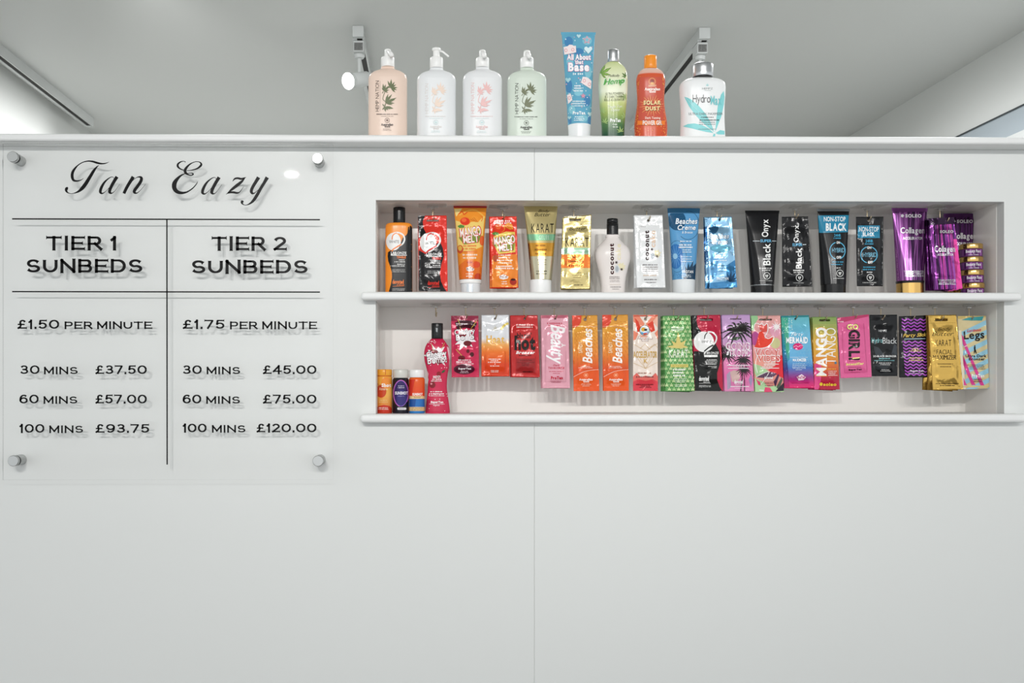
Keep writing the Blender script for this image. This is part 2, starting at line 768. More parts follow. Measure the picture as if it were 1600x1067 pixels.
def hookwire(X, Yf, Zc, Zb, lean=0.0):
    """an adhesive hook under a shelf: clear square, clear boss and a wire that turns forward at Zb"""
    return X, Yf, Zc, Zb, lean


def make_hook(X, Y, Zc, Zb, label, group, tipdx=0.003, dp=0.0135):
    root = tag(empty('adhesive_hook', (X, Y, Zc)), label, 'hook', group)
    mb = MB()
    mb.box(-0.027, 0.027, -0.030, 0.014, -0.0012, -0.0002, CLEARPL)
    mb.build('adhesive_pad', root)
    mb = MB()
    mb.box(-0.011, 0.011, -0.005, 0.005, -0.0042, -0.0012, BOSS, 0.001)
    mb.box(-0.004, 0.004, -0.004, 0.004, -0.0085, -0.0042, BOSS, 0.001)
    mb.build('boss', root)
    h = Zb - Zc
    pts = [(0, 0, -0.006), (0, 0, -0.012), (0, 0, h + 0.010), (0, -0.0008, h + 0.0045), (0.0002, -0.004, h + 0.0012), (0.0005, -0.006 - dp * 0.25, h),
           (0.001, -dp - 0.0005, h + 0.0008), (tipdx * 0.6, -dp - 0.0037, h + 0.0035), (tipdx, -dp - 0.005, h + 0.0075)]
    mb = MB()
    mb.pipe(cspline(pts, 4), 0.0011, mat('#B9A98E', 'wire'), 8)
    mb.build('wire', root)
    return root


def pouch(name, label, cat, group, crop, TL, TR, BR, BL, col, art, hole, Y=0.05, kind='foil', ceil=None, hooklab=None, hookgroup=None,
          behind=(), seed=1, T=0.0032, head=0.13, hooklean=0.0, wr=0.0013, bow=0.0):
    """a sealed flat packet hanging from a hook by its hole"""
    ox, oy, s = crop
    TL, TR, BR, BL = [(ox + p[0] / s, oy + p[1] / s) for p in (TL, TR, BR, BL)]
    quad = [TL, TR, BR, BL]

    def fw(u, v):
        return tuple(TL[i] * (1 - u) * (1 - v) + TR[i] * u * (1 - v) + BR[i] * u * v + BL[i] * (1 - u) * v for i in (0, 1))

    def inv(px, py):
        u = v = 0.5
        for _ in range(5):
            x, y = fw(u, v)
            xu = [(TR[i] - TL[i]) * (1 - v) + (BR[i] - BL[i]) * v for i in (0, 1)]
            xv = [(BL[i] - TL[i]) * (1 - u) + (BR[i] - TR[i]) * u for i in (0, 1)]
            det = xu[0] * xv[1] - xu[1] * xv[0]
            rx, ry = px - x, py - y
            u += (rx * xv[1] - ry * xv[0]) / det
            v += (ry * xu[0] - rx * xu[1]) / det
        return max(0, min(1, u)), max(0, min(1, v))

    def ss(x):
        x = max(0, min(1, x))
        return x * x * (3 - 2 * x)

    def pill(u, v):
        return ss((u - 0.07) / 0.16) * ss((0.93 - u) / 0.16) * ss((v - head) / 0.12) * ss((0.95 - v) / 0.12)

    def crink(u, v):
        p = Vector((u * 3.0 + seed * 7.3, v * 7.0 + seed * 3.1, seed * 1.7))
        q = Vector((u * 5.0 + seed * 2.3, v * 10.0 - seed, seed * 4.1))
        return 0.0013 * noise.noise(p) + 0.0006 * noise.noise(q) + 0.0005 * noise.noise(p * 1.7) + bow * (v - 0.15) ** 2

    pf = lambda u, v: -T * pill(u, v) + crink(u, v)
    if hole[0] == 'c':
        hc = (ox + hole[1] / s, oy + hole[2] / s)
        r = hole[3] / s
        hp = [(hc[0] + r * math.cos(2 * math.pi * i / 16), hc[1] + r * math.sin(2 * math.pi * i / 16)) for i in range(16)]
        rt = r * pscale(Y)
    else:
        x0, y0, x1, y1 = [ox + hole[1] / s, oy + hole[2] / s, ox + hole[3] / s, oy + hole[4] / s]
        r = (y1 - y0) / 2
        hc = ((x0 + x1) / 2, (y0 + y1) / 2)
        hp = [(x0 + r + r * math.cos(math.radians(a)), hc[1] + r * math.sin(math.radians(a))) for a in range(90, 271, 30)] + \
             [(x1 - r + r * math.cos(math.radians(a)), hc[1] + r * math.sin(math.radians(a))) for a in range(-90, 91, 30)]
        rt = r * pscale(Y)
    OX, OZ = unproj(hc[0], hc[1], Y)

    def solve(px, py):
        u, v = inv(px, py)
        y = pf(u, v)
        X, Z = unproj(px, py, Y + y)
        return (X - OX, y, Z - OZ)

    out = []
    for a, b in zip(quad, quad[1:] + quad[:1]):
        k = 28 if a in (TR, BL) else 14
        out += [(a[0] + (b[0] - a[0]) * i / k, a[1] + (b[1] - a[1]) * i / k) for i in range(k)]
    inner = []
    for j in range(1, 56):
        for i in range(1, 24):
            p = fw(i / 24, j / 56)
            if not inside(p, hp) and min(math.hypot(p[0] - q[0], p[1] - q[1]) for q in hp) > 0.5:
                inner.append(p)
    vs, fs = cdt_fill(out, inner, hp)
    front = [solve(*p) for p in vs]
    back = []
    for p, q in zip(vs, front):
        u, v = inv(*p)
        back.append((q[0], crink(u, v) + 0.0002 + 0.5 * T * pill(u, v), q[2]))
    zt, zb = max(q[2] for q in front), min(q[2] for q in front)
    m = mat(col, kind, None if isinstance(col, str) else (zt, zb))
    mb = MB()
    ff = []
    for f in fs:
        a = sum(front[f[i - 1]][0] * front[f[i]][2] - front[f[i]][0] * front[f[i - 1]][2] for i in range(len(f)))
        ff.append(f if a > 0 else f[::-1])
    nv = len(vs)
    ec = {}
    for f in ff:
        for i in range(len(f)):
            e = (f[i - 1], f[i])
            ec[e] = ec.get(e, 0) + 1
    rim = [[a, a + nv, b + nv, b][::-1] for a, b in ec if (b, a) not in ec]
    mb.add(front + back, ff + [[i + nv for i in f[::-1]] for f in ff] + rim, m, True)
    A = Art(crop, quad=[((p[0] - ox) * s, (p[1] - oy) * s) for p in quad], seed=seed)
    art(A)
    A.into(mb, solve, kind, zr=(zt, zb))
    o = tag(mb.build(name, None, (OX, Y, OZ)), label, cat, group)
    for k, (deg, lab) in enumerate(behind):
        c = o.copy()
        COL.objects.link(c)
        c.location = (OX, Y + 0.0088 * (k + 1), OZ - 0.0005 * (k + 1))
        c.rotation_euler = (0, math.radians(deg), 0)
        c['label'] = lab
    if ceil is not None:
        dp = 0.0075 + 0.0088 * len(behind)
        make_hook(OX + hooklean, Y + dp, ceil, OZ + rt - wr - 0.0006, hooklab, hookgroup, dp=dp)
    return o


# ------------------------------------------------------------------ the room
Z_LEDGE = 1.8658
Z_LEDGE_U = 1.8524
Z_TOP = EYE + (VPY - 313) * 0.0012            # underside of the niche head
Z_MID = EYE + (VPY - 455.7) * pscale(-0.028)  # upper face of the middle shelf
Z_MID_U = EYE + (VPY - 468.5) * pscale(-0.028)
Z_LOW = EYE + (VPY - 647.0) * pscale(-0.028)
Z_LOW_U = EYE + (VPY - 660.5) * pscale(-0.028)
ND = 0.14
XN0, XN1 = unproj(587.5, 500, 0)[0], unproj(1569, 500, 0)[0]
XS = unproj(835, 500, 0)[0]
XL, XR, ZC, YB = -2.3, 2.3, 2.50, 2.56
WALL = mat('#DFE1DF', 'satin')
NICHE = mat('#F2EFEA', 'gloss')
SHELF = mat('#EBECEB', 'satin')


def frontedge(e):
    return all(q.co.y < 1e-6 for q in e.verts)


mb = MB()
for poly in ([(XL, 0), (XS - 0.0001, 0), (XS - 0.0001, Z_LOW_U - 0.0001), (XN0, Z_LOW_U - 0.0001), (XN0, Z_TOP), (XS - 0.0001, Z_TOP), (XS - 0.0001, Z_LEDGE_U), (XL, Z_LEDGE_U)],
             [(XR, 0), (XS + 0.0001, 0), (XS + 0.0001, Z_LOW_U - 0.0001), (XN1, Z_LOW_U - 0.0001), (XN1, Z_TOP), (XS + 0.0001, Z_TOP), (XS + 0.0001, Z_LEDGE_U), (XR, Z_LEDGE_U)]):
    mb.bm(extrude_poly(poly, 0, 0.0255, WALL, 'Y', 'panel', 0.0009, 3, frontedge), WALL)
mb.box(XL, XR, 0.0256, ND, Z_TOP + 0.012, Z_LEDGE_U, WALL)
mb.box(XL, XR, 0.0256, ND, 0, Z_LOW_U - 0.0001, WALL)
mb.box(XL, XN0 - 0.015, 0.0256, ND, Z_LOW_U - 0.0001, Z_TOP + 0.012, WALL)
mb.box(XN1 + 0.015, XR, 0.0256, ND, Z_LOW_U - 0.0001, Z_TOP + 0.012, WALL)
mb.box(XL, XR, ND + 0.008, ND + 0.02, 0, Z_LEDGE_U, WALL)
structure(mb.build('wall_front'))
mb = MB()
mb.box(XN0 - 0.0149, XN1 + 0.0149, ND, ND + 0.008, Z_LOW_U, Z_TOP + 0.012, NICHE)
mb.box(XN0 - 0.0149, XN0 + 0.0008, 0.0257, ND, Z_LOW_U, Z_TOP, NICHE)
mb.box(XN1 - 0.0008, XN1 + 0.0149, 0.0257, ND, Z_LOW_U, Z_TOP, NICHE)
mb.box(XN0 - 0.0149, XN1 + 0.0149, 0.0257, ND, Z_TOP, Z_TOP + 0.0119, NICHE)
structure(mb.build('trim_1'))

m = mat('#D7D9D7', 'paint')
mb = MB()
mb.box(-3.6, 3.6, -4.2, ND + 0.01, -0.05, 0, mat('#565451', 'paint'))
mb.box(-3.6, 3.6, ND + 0.01, YB + 0.1, -0.05, 0, mat('#C9C7C3', 'paint'))  # unseen half, made paler to bounce lamp light up to the ceiling
structure(mb.build('floor'))
mb = MB()
mb.box(-3.6, 3.6, -3.7, YB + 0.1, ZC, ZC + 0.05, m)
structure(mb.build('ceiling'))
mb = MB()
mb.box(-1.56, 1.90, YB, YB + 0.1, 0, ZC, m)
structure(mb.build('wall_back'))
mb = MB()
mb.box(-1.56, -1.46, ND + 0.02, YB, 0, ZC, m)
structure(mb.build('wall_left'))
XRW = unproj(1597, 42, 1.19)[0]
XRW = 1.815
mb = MB()
mb.box(XRW, XRW + 0.1, ND + 0.02, YB, 0, ZC, m)
structure(mb.build('wall_right'))
# glazed opening on the far side wall, only its head shows over the ledge
win = structure(empty('window_1', (XRW, 1.3, 1.4)))
mb = MB()
mb.box(-0.010, 0, -1.0, 0.85, 0.8665, 0.871, mat('#3C4144', 'plastic'))
mb.build('frame', win)
mb = MB()
mb.box(-0.006, 0, -1.0, 0.85, 0.790, 0.8665, mat('#A3ADB4', 'gloss'))
mb.build('pane', win)
mb = MB()
mb.box(-0.016, 0, -1.0, 0.85, 0.740, 0.790, mat('#C9CCCB', 'paint'), 0.003)
mb.build('sill', win)

# ledge and shelves
mb = MB()
bm = extrude_poly([(XL, -0.0447), (XR, -0.0447), (XR, ND + 0.03), (XL, ND + 0.03)], Z_LEDGE_U, Z_LEDGE, SHELF, 'Z', 'x', 0.0045, 4,
                  lambda e: all(q.co.y < -0.04 for q in e.verts))
mb.bm(bm, SHELF)
o = mb.build('ledge')
tag(o, 'long white painted ledge running along the top of the partition wall', 'ledge')


def shelf(z0, z1, p0, p1, label):
    a = unproj(p0, 500, -0.028)[0]
    b = unproj(p1, 500, -0.028)[0]
    g = 0.0004
    poly = [(a, -0.028), (b, -0.028), (b, -g), (XN1 - 0.0012, -g), (XN1 - 0.0012, ND - g), (XN0 + 0.0012, ND - g), (XN0 + 0.0012, -g), (a, -g)]
    mb = MB()
    mb.bm(extrude_poly(poly, z0, z1, SHELF, 'Z', 'x', (z1 - z0) * 0.40, 5,
                       lambda e: all(q.co.y < -0.02 for q in e.verts) or (all(q.co.y < 0 and (q.co.x > b - 1e-6 or q.co.x < a + 1e-6) for q in e.verts))), SHELF)
    return tag(mb.build('niche_shelf', None, (0, 0, 0)), label, 'shelf')


shelf(Z_MID_U, Z_MID, 564, 1598, 'white rounded-edge shelf across the middle of the niche, under the tubes and tall bottles')
shelf(Z_LOW_U, Z_LOW, 563, 1607, 'white rounded-edge shelf forming the bottom of the niche, under three small shot bottles')

# ------------------------------------------------------------------ ceiling tracks and spotlights
TW = mat('#CFD2D1', 'plastic')
TD = mat('#1C1A17', 'matte')


def track(X, y0, y1, label, cap=True):
    root = tag(empty('ceiling_track', (X, y0, ZC)), label, 'light track', None)
    L = y1 - y0
    mb = MB()
    mb.box(-0.0165, 0.0165, 0, L, -0.012, -0.0003, TW)
    mb.box(-0.0165, -0.0045, 0, L, -0.036, -0.012, TW)
    mb.box(0.0120, 0.0165, 0, L, -0.036, -0.012, TW)
    mb.build('rail', root)
    mb = MB()
    mb.box(-0.0044, 0.0119, 0, L, -0.0345, -0.0121, TD)
    mb.build('groove', root).__setitem__('label', 'dark groove in the track')
    if cap:
        mb = MB()
        mb.box(-0.0168, 0.0168, -0.020, -0.0005, -0.034, -0.0003, TW, 0.0015)
        mb.build('end_cap', root)
    mb = MB()
    mb.box(-0.0168, 0.0168, L + 0.0005, L + 0.020, -0.037, -0.0003, TW, 0.0015)
    mb.build('end_cap', root)
    return root


def track_head(X, Y, d, label, stem=0.062, L=0.085, r=0.0225, lit=False, drop=0.0, with_label=True):
    """spotlight clipped under a track: adapter, stem and a round head aimed along d"""
    Z = ZC - 0.0365
    root = tag(empty('track_spotlight', (X, Y, Z)), label, 'spotlight', 'track spotlights')
    mb = MB()
    mb.box(-0.0160, 0.0160, -0.030, 0.030, -0.034, 0, TW, 0.002)
    mb.cyl((0, 0, -0.034), (0, 0, -0.046), 0.0165, 0.0150, TW, 28, True, 0.002)
    ad = mb.build('adapter', root)
    mb = MB()
    mb.box(-0.0135, 0.0135, -0.0306, -0.0301, -0.031, -0.007, mat('#8E8F8D', 'matte'))
    rng = random.Random(3)
    for i in range(5):
        x = -0.012
        while x < 0.010:
            q = rng.uniform(0.001, 0.004)
            mb.box(x, x + q, -0.0309, -0.0307, -0.029 + i * 0.0042, -0.0265 + i * 0.0042, mat('#3F403E', 'matte'))
            x += q + 0.0012
    o = mb.build('rating_plate', root)
    o['label'] = 'small grey rating plate with dark print'
    zj = -0.046 - stem
    mb = MB()
    mb.cyl((0, 0, -0.046), (0, 0, zj), 0.0052, 0.0052, TW, 16)
    mb.build('stem', root)
    d = Vector(d).normalized()
    c = Vector((0, 0, zj - 0.020))
    p0, p1 = c - d * L * 0.42, c + d * L * 0.40
    mb = MB()
    mb.cyl(p0, p1, r, r, TW, 32, True, 0.003)
    mb.cyl(p1 - d * 0.004, p1 + d * 0.018, r * 0.93, r * 1.12, TW, 32, False)
    mb.build('lamp_head', root)
    mb = MB()
    q = p1 + d * 0.0165
    mb.cyl(q - d * 0.002, q, r * 1.06, r * 1.08, emit_mat('lit_lens', (1, 0.99, 0.97), 6.0) if lit else mat('#D8DAD9', 'plastic'), 32)
    o = mb.build('lens', root)
    o['label'] = 'glowing white lens' if lit else 'unlit pale lens'
    return root


XA = unproj(560, 45, 1.2)[0]
XB = unproj(1098.5, 46, 1.2)[0]
XT = -1.39
track(XA, 1.2, 2.26, 'white ceiling light track whose end shows above the peach lotion bottle')
track(XB, 1.2, 2.26, 'white ceiling light track slanting behind the orange-capped and silver-capped bottles')
track(XT, 0.7, 2.24, 'white light track with a dark groove running along the ceiling edge above the price board', cap=False)
track_head(XA, 1.235, (-0.60, -0.73, -0.31), 'white track spotlight with a glowing lens beside the peach lotion bottle', stem=0.045, lit=True)
track_head(XB, 1.235, (-0.80, -0.15, -0.55), 'white track spotlight half hidden behind the silver-capped white bottle', stem=0.040)
track_head(XT, 1.20, (0.55, 0.6, -0.60), 'white track spotlight cut off by the picture edge above the price board', stem=0.05)

# ------------------------------------------------------------------ price board
def arc(cx, cy, rx, ry, a0, a1, n=12):
    return [(cx + rx * math.cos(math.radians(a0 + (a1 - a0) * i / n)), cy - ry * math.sin(math.radians(a0 + (a1 - a0) * i / n))) for i in range(n + 1)]


# wide engraved capitals: (advance, strokes, serif flags per stroke (start, end)); y runs down from 0 to 1
WIDE = {
    'T': (0.92, [([(0, 0), (1, 0)], 2, 2), ([(.5, 0), (.5, 1)], 0, 1)]),
    'I': (0.08, [([(.5, 0), (.5, 1)], 1, 1)]),
    'E': (0.80, [([(0, 0), (0, 1)], 0, 0), ([(0, 0), (1, 0)], 0, 2), ([(0, .5), (.8, .5)], 0, 2), ([(0, 1), (1, 1)], 0, 2)]),
    'R': (0.88, [([(0, 0), (0, 1)], 0, 1), ([(0, 0), (.62, 0)] + arc(.62, .28, .30, .28, 90, -90) + [(0, .56)], 0, 0), ([(.52, .56), (1, 1)], 0, 1)]),
    'S': (0.84, [(arc(.5, .27, .46, .27, 28, 255, 16) + arc(.5, .75, .5, .25, 80, -155, 16), 1, 1)]),
    'U': (0.92, [([(0, 0), (0, .55)] + arc(.5, .55, .5, .45, 180, 360, 16) + [(1, 0)], 1, 1)]),
    'N': (0.95, [([(0, 1), (0, 0)], 1, 0), ([(0, 0), (1, 1)], 0, 0), ([(1, 1), (1, 0)], 0, 1)]),
    'B': (0.86, [([(0, 0), (0, 1)], 0, 0), ([(0, 0), (.65, 0)] + arc(.65, .24, .28, .24, 90, -90) + [(0, .48)], 0, 0),
                 ([(.6, .48), (.7, .48)] + arc(.7, .74, .30, .26, 90, -90) + [(0, 1)], 0, 0)]),
    'D': (0.95, [([(0, 0), (0, 1)], 0, 0), ([(0, 0), (.5, 0)] + arc(.5, .5, .5, .5, 90, -90, 16) + [(0, 1)], 0, 0)]),
    'P': (0.84, [([(0, 0), (0, 1)], 0, 1), ([(0, 0), (.65, 0)] + arc(.65, .29, .35, .29, 90, -90) + [(0, .58)], 0, 0)]),
    'M': (1.10, [([(0, 1), (0, 0)], 1, 0), ([(0, 0), (.5, .85)], 0, 0), ([(.5, .85), (1, 0)], 0, 0), ([(1, 0), (1, 1)], 0, 1)]),
    '1': (0.26, [([(.75, 0), (.75, 1)], 0, 1), ([(.75, .03), (0, .2)], 0, 0)]),
    '2': (0.80, [(arc(.5, .28, .46, .28, 160, -25, 14) + [(.02, 1)], 1, 0), ([(.02, 1), (1, 1)], 0, 2)]),
    '3': (0.80, [(arc(.48, .24, .42, .24, 155, -80, 14), 1, 0), (arc(.48, .74, .50, .26, 85, -155, 16), 0, 1), ([(.35, .48), (.6, .48)], 0, 0)]),
    '4': (0.90, [([(.72, 1), (.72, 0)], 1, 0), ([(.72, 0), (0, .72)], 0, 0), ([(0, .72), (1, .72)], 0, 1)]),
    '5': (0.80, [([(.92, 0), (.14, 0), (.08, .45)], 1, 0), ([(.08, .45)] + arc(.46, .68, .50, .32, 125, -150, 16), 0, 1)]),
    '6': (0.84, [([(.85, .12)] + arc(.55, .5, .55, .5, 70, 180, 10) + [(0, .65)], 1, 0), (arc(.5, .68, .5, .32, 0, 360, 24), 0, 0)]),
    '7': (0.80, [([(0, 0), (1, 0), (.35, 1)], 2, 0)]),
    '9': (0.84, [([(.15, .88)] + arc(.45, .5, .55, .5, -110, 0, 10) + [(1, .35)], 1, 0), (arc(.5, .32, .5, .32, 0, 360, 24), 0, 0)]),
    '0': (0.98, [(arc(.5, .5, .5, .5, 0, 360, 30), 0, 0)]),
    '.': (0.02, [([(.5, .97), (.5, 1)], 0, 0)]),
    '\u00a3': (0.86, [(arc(.58, .28, .32, .28, 25, 190, 12) + [(.34, .6), (.28, .82), (.02, 1)], 1, 0), ([(.02, 1), (1, 1)], 0, 1), ([(.05, .52), (.72, .52)], 0, 0)]),
}


def wide_text(A, s, x0, y0, x1, y1, t, col, gap=0.30, asp=1.0):
    """t: stroke thickness in close-up pixels"""
    H = y1 - y0
    ws, tot = [], 0
    for ch in s:
        if ch == ' ':
            ws.append(0.42)
            tot += 0.42
        else:
            ws.append(WIDE[ch][0])
            tot += WIDE[ch][0] + gap
    if s[-1] != ' ':
        tot -= gap
    k = (x1 - x0 - t) / tot
    x = x0 + t / 2
    for ch, wd in zip(s, ws):
        if ch == ' ':
            x += wd * k
            continue
        for pts, f0, f1 in WIDE[ch][1]:
            q = [(x + p[0] * wd * k, y0 + t / 2 + p[1] * (H - t)) for p in pts]
            closed = len(q) > 8 and math.hypot(q[0][0] - q[-1][0], q[0][1] - q[-1][1]) < 0.5
            if not closed:
                for e, fl in ((0, f0), (-1, f1)):
                    a, b = q[e], q[1 if e == 0 else -2]
                    dx, dy = a[0] - b[0], a[1] - b[1]
                    l = math.hypot(dx, dy) or 1
                    dx, dy = dx / l, dy / l
                    if len(pts) < 9 or e == 0 or True:
                        a2 = (a[0] + dx * t * (0.5 if fl != 1 or len(pts) < 9 else 0.1), a[1] + dy * t * (0.5 if fl != 1 or len(pts) < 9 else 0.1))
                    q[e] = a2
                    if fl:
                        sw, st = t * 0.56, t * 0.12
                        m = (a2[0] - dx * st, a2[1] - dy * st)
                        A.raw(*ribbon([(a2[0] - dy * sw, a2[1] + dx * sw, st * 1.6), (m[0], m[1], st * 3.2), (a2[0] + dy * sw, a2[1] - dx * sw, st * 1.6)]), col)
            wq = []
            for i, p in enumerate(q):
                u, v = q[max(i - 1, 0)], q[min(i + 1, len(q) - 1)]
                if len(pts) < 9:
                    u = q[i - 1] if i == len(q) - 1 else p
                    v = q[i] if i == len(q) - 1 else q[i + 1]
                dd = math.hypot(v[0] - u[0], v[1] - u[1]) or 1
                wq.append((p[0], p[1], t * (0.66 + 0.34 * abs(v[1] - u[1]) / dd)))
            if len(pts) < 9:
                vs, fs = [], []
                for i in range(len(q) - 1):
                    v2, f2 = ribbon([wq[i], (q[i + 1][0], q[i + 1][1], wq[i][2])])
                    fs += [[len(vs) + k2 for k2 in f] for f in f2]
                    vs += v2
            else:
                vs, fs = ribbon(wq)
            A.raw(vs, fs, col)
            # rounded-square joints at inner corners
            if len(pts) < 9:
                for p in q[1:-1]:
                    A.raw([(p[0] + t * .4 * math.cos(k2 * .785), p[1] + t * .34 * math.sin(k2 * .785)) for k2 in range(8)], [list(range(8))], col)
        x += (wd + gap) * k


YS = -0.0310
BLK = '#0C0B0C'
sx0, sz0 = unproj(3.5, 750, YS)
sx1 = unproj(520.5, 750, YS)[0]
sz1 = Z_LEDGE_U - 0.0012
sign = tag(empty('price_board', ((sx0 + sx1) / 2, 0, sz0)), 'clear acrylic price board with black lettering standing off the white wall', 'sign')
SO = Vector(sign.location)
mb = MB()
mb.box(sx0 - SO.x, sx1 - SO.x, YS, YS + 0.005, 0, sz1 - SO.z, ACRYLIC, 0.0006, 1)
mb.build('panel', sign)['label'] = 'clear acrylic panel'


def ssolve(px, py):
    X, Z = unproj(px, py, YS)
    return (X - SO.x, YS, Z - SO.z)


def signpart(name, A, label=None):
    mb = MB()
    A.into(mb, ssolve, 'ink', off=0.0003, step=0.0, fine=0)
    o = mb.build(name, sign)
    if label:
        o['label'] = label


A = Art((95, 240, 9.412))
for st in (
    [(335, 362, 4), (300, 388, 12), (240, 403, 22), (190, 392, 34), (170, 350, 42), (171, 290, 42), (197, 235, 34), (250, 175, 18), (320, 130, 14), (400, 111, 18), (470, 117, 26), (540, 138, 30), (600, 148, 22), (660, 143, 14), (712, 122, 3)],
    [(565, 173, 3), (535, 192, 18), (490, 245, 38), (450, 310, 46), (410, 375, 50), (370, 440, 54), (320, 505, 52), (270, 550, 34), (215, 577, 16), (155, 588, 8), (105, 575, 16), (80, 545, 34), (85, 518, 44), (96, 500, 30), (100, 492, 10)],
    [(782, 365, 6), (765, 343, 8), (720, 355, 14), (655, 408, 26), (612, 470, 38), (585, 535, 42), (586, 572, 38), (615, 585, 18), (665, 552, 7), (720, 490, 6)],
    [(828, 340, 50), (790, 400, 48), (748, 475, 46), (722, 535, 46), (722, 570, 42), (752, 582, 16), (800, 545, 6), (867, 450, 5)],
    [(1066, 340, 52), (1030, 400, 48), (975, 490, 46), (928, 587, 44)],
    [(1000, 460, 5), (1055, 400, 7), (1110, 355, 10), (1160, 343, 24), (1186, 362, 42), (1176, 410, 46), (1130, 480, 46), (1086, 540, 46), (1085, 572, 38), (1122, 580, 14), (1180, 530, 6), (1246, 450, 5)],
):
    A.L(st, 10, BLK, True, 7)
signpart('title_word', A, 'black copperplate script word')
A = Art((262, 240, 9.412))
for st in (
    [(263, 126, 14), (240, 113, 9), (192, 122, 18), (152, 155, 28), (150, 190, 30), (182, 222, 20), (240, 246, 12)],
    [(280, 250, 8), (350, 244, 13), (430, 222, 22), (485, 180, 32), (492, 148, 26), (460, 122, 12), (400, 122, 11), (330, 155, 20), (278, 205, 34), (256, 250, 42), (268, 285, 36), (300, 308, 22), (345, 320, 15), (375, 303, 22), (352, 286, 12), (300, 290, 9), (250, 295, 10)],
    [(265, 291, 10), (200, 320, 24), (140, 375, 46), (100, 440, 66), (100, 510, 64), (140, 560, 54), (210, 578, 38), (290, 562, 22), (370, 508, 17), (425, 445, 13), (440, 410, 5)],
    [(712, 373, 6), (695, 350, 8), (650, 363, 14), (585, 416, 26), (542, 478, 38), (515, 543, 42), (516, 580, 38), (545, 593, 18), (595, 560, 7), (650, 498, 6)],
    [(757, 348, 50), (720, 408, 48), (678, 483, 46), (652, 543, 46), (652, 578, 42), (682, 590, 16), (730, 553, 6), (796, 457, 5)],
    [(955, 410, 5), (985, 372, 24), (1030, 362, 30), (1080, 372, 30), (1120, 362, 22), (1155, 347, 4)],
    [(1135, 358, 12), (1090, 410, 34), (1020, 468, 46), (940, 530, 34), (885, 580, 14), (858, 600, 4)],
    [(872, 588, 10), (920, 572, 26), (970, 570, 32), (1020, 578, 28), (1062, 562, 12), (1117, 488, 5)],
    [(1338, 349, 54), (1300, 410, 48), (1252, 490, 46), (1230, 550, 44), (1246, 584, 34), (1282, 577, 12), (1330, 535, 6)],
    [(1465, 349, 56), (1425, 420, 46), (1370, 510, 44), (1320, 600, 46), (1265, 685, 42), (1210, 735, 24), (1150, 757, 9), (1108, 745, 16), (1092, 720, 36), (1100, 700, 40), (1104, 690, 20)],
):
    A.L(st, 10, BLK, True, 7)
signpart('title_word', A, 'black copperplate script word')

for crop, s, b in (((0, 220, 4.104), 'TIER 1', (298, 610, 750, 702)), ((0, 220, 4.104), 'SUNBEDS', (170, 757, 913, 847)),
                   ((260, 220, 4.103), 'TIER 2', (292, 613, 770, 704)), ((260, 220, 4.103), 'SUNBEDS', (162, 763, 905, 852))):
    A = Art(crop)
    wide_text(A, s, *b, 20, BLK, 0.46)
    signpart('heading_line', A, 'bold wide black capitals')
PD = '\u00a3'
for s, x0, y0, x1, y1, t in (
    (PD + '1.50', 82, 88, 280, 133, 7.6), ('PER MINUTE', 305, 97, 718, 133, 6.6), (PD + '1.75', 862, 88, 1060, 133, 7.6), ('PER MINUTE', 1085, 97, 1495, 134, 6.6),
    ('30', 95, 303, 187, 346, 7.2), ('MINS', 208, 311, 367, 346, 6.2), (PD + '37.50', 450, 303, 693, 346, 7.2),
    ('60', 92, 441, 183, 485, 7.2), ('MINS', 206, 450, 365, 485, 6.2), (PD + '57.00', 450, 441, 693, 485, 7.2),
    ('100', 92, 580, 210, 623, 7.2), ('MINS', 233, 588, 392, 623, 6.2), (PD + '93.75', 450, 580, 705, 623, 7.2),
    ('30', 862, 303, 952, 346, 7.2), ('MINS', 975, 311, 1133, 346, 6.2), (PD + '45.00', 1240, 303, 1493, 346, 7.2),
    ('60', 862, 441, 950, 485, 7.2), ('MINS', 973, 450, 1132, 485, 6.2), (PD + '75.00', 1240, 441, 1493, 485, 7.2),
    ('100', 862, 578, 975, 621, 7.2), ('MINS', 1000, 586, 1158, 621, 6.2), (PD + '120.00', 1210, 578, 1493, 621, 7.2)):
    A = Art((0, 470, 3.019))
    wide_text(A, s, x0, y0, x1, y1, t * 1.28, BLK, 0.44)
    signpart('price_line', A, 'small wide black capitals' if s[0] in 'PM' else 'wide black figures')
for p, q, wd in (((19, 342), (500, 343.3), 2.1), ((19, 455.6), (500, 456.4), 2.0), ((260.8, 342.5), (261.2, 725.8), 2.1)):
    A = Art((0, 0, 1))
    A.L([p, q], wd, BLK, False)
    signpart('ruled_line', A)
STEEL = mat('#B4B6B5', 'brushed')
for px, py in ((20, 245), (496, 247.5), (21, 720), (497, 720)):
    X, Z = unproj(px, py, YS - 0.006)
    X -= SO.x
    Z -= SO.z
    so = empty('standoff', (X, 0, Z))
    so.parent = sign
    mb = MB()
    mb.cyl((0, -0.0002, 0), (0, YS + 0.0055, 0), 0.0096, 0.0096, STEEL, 28)
    mb.build('barrel', so)
    mb = MB()
    mb.cyl((0, YS - 0.0004, 0), (0, YS - 0.008, 0), 0.0100, 0.0100, STEEL, 28, True, 0.0008)
    mb.build('cap', so)
    so['label'] = 'brushed steel standoff'

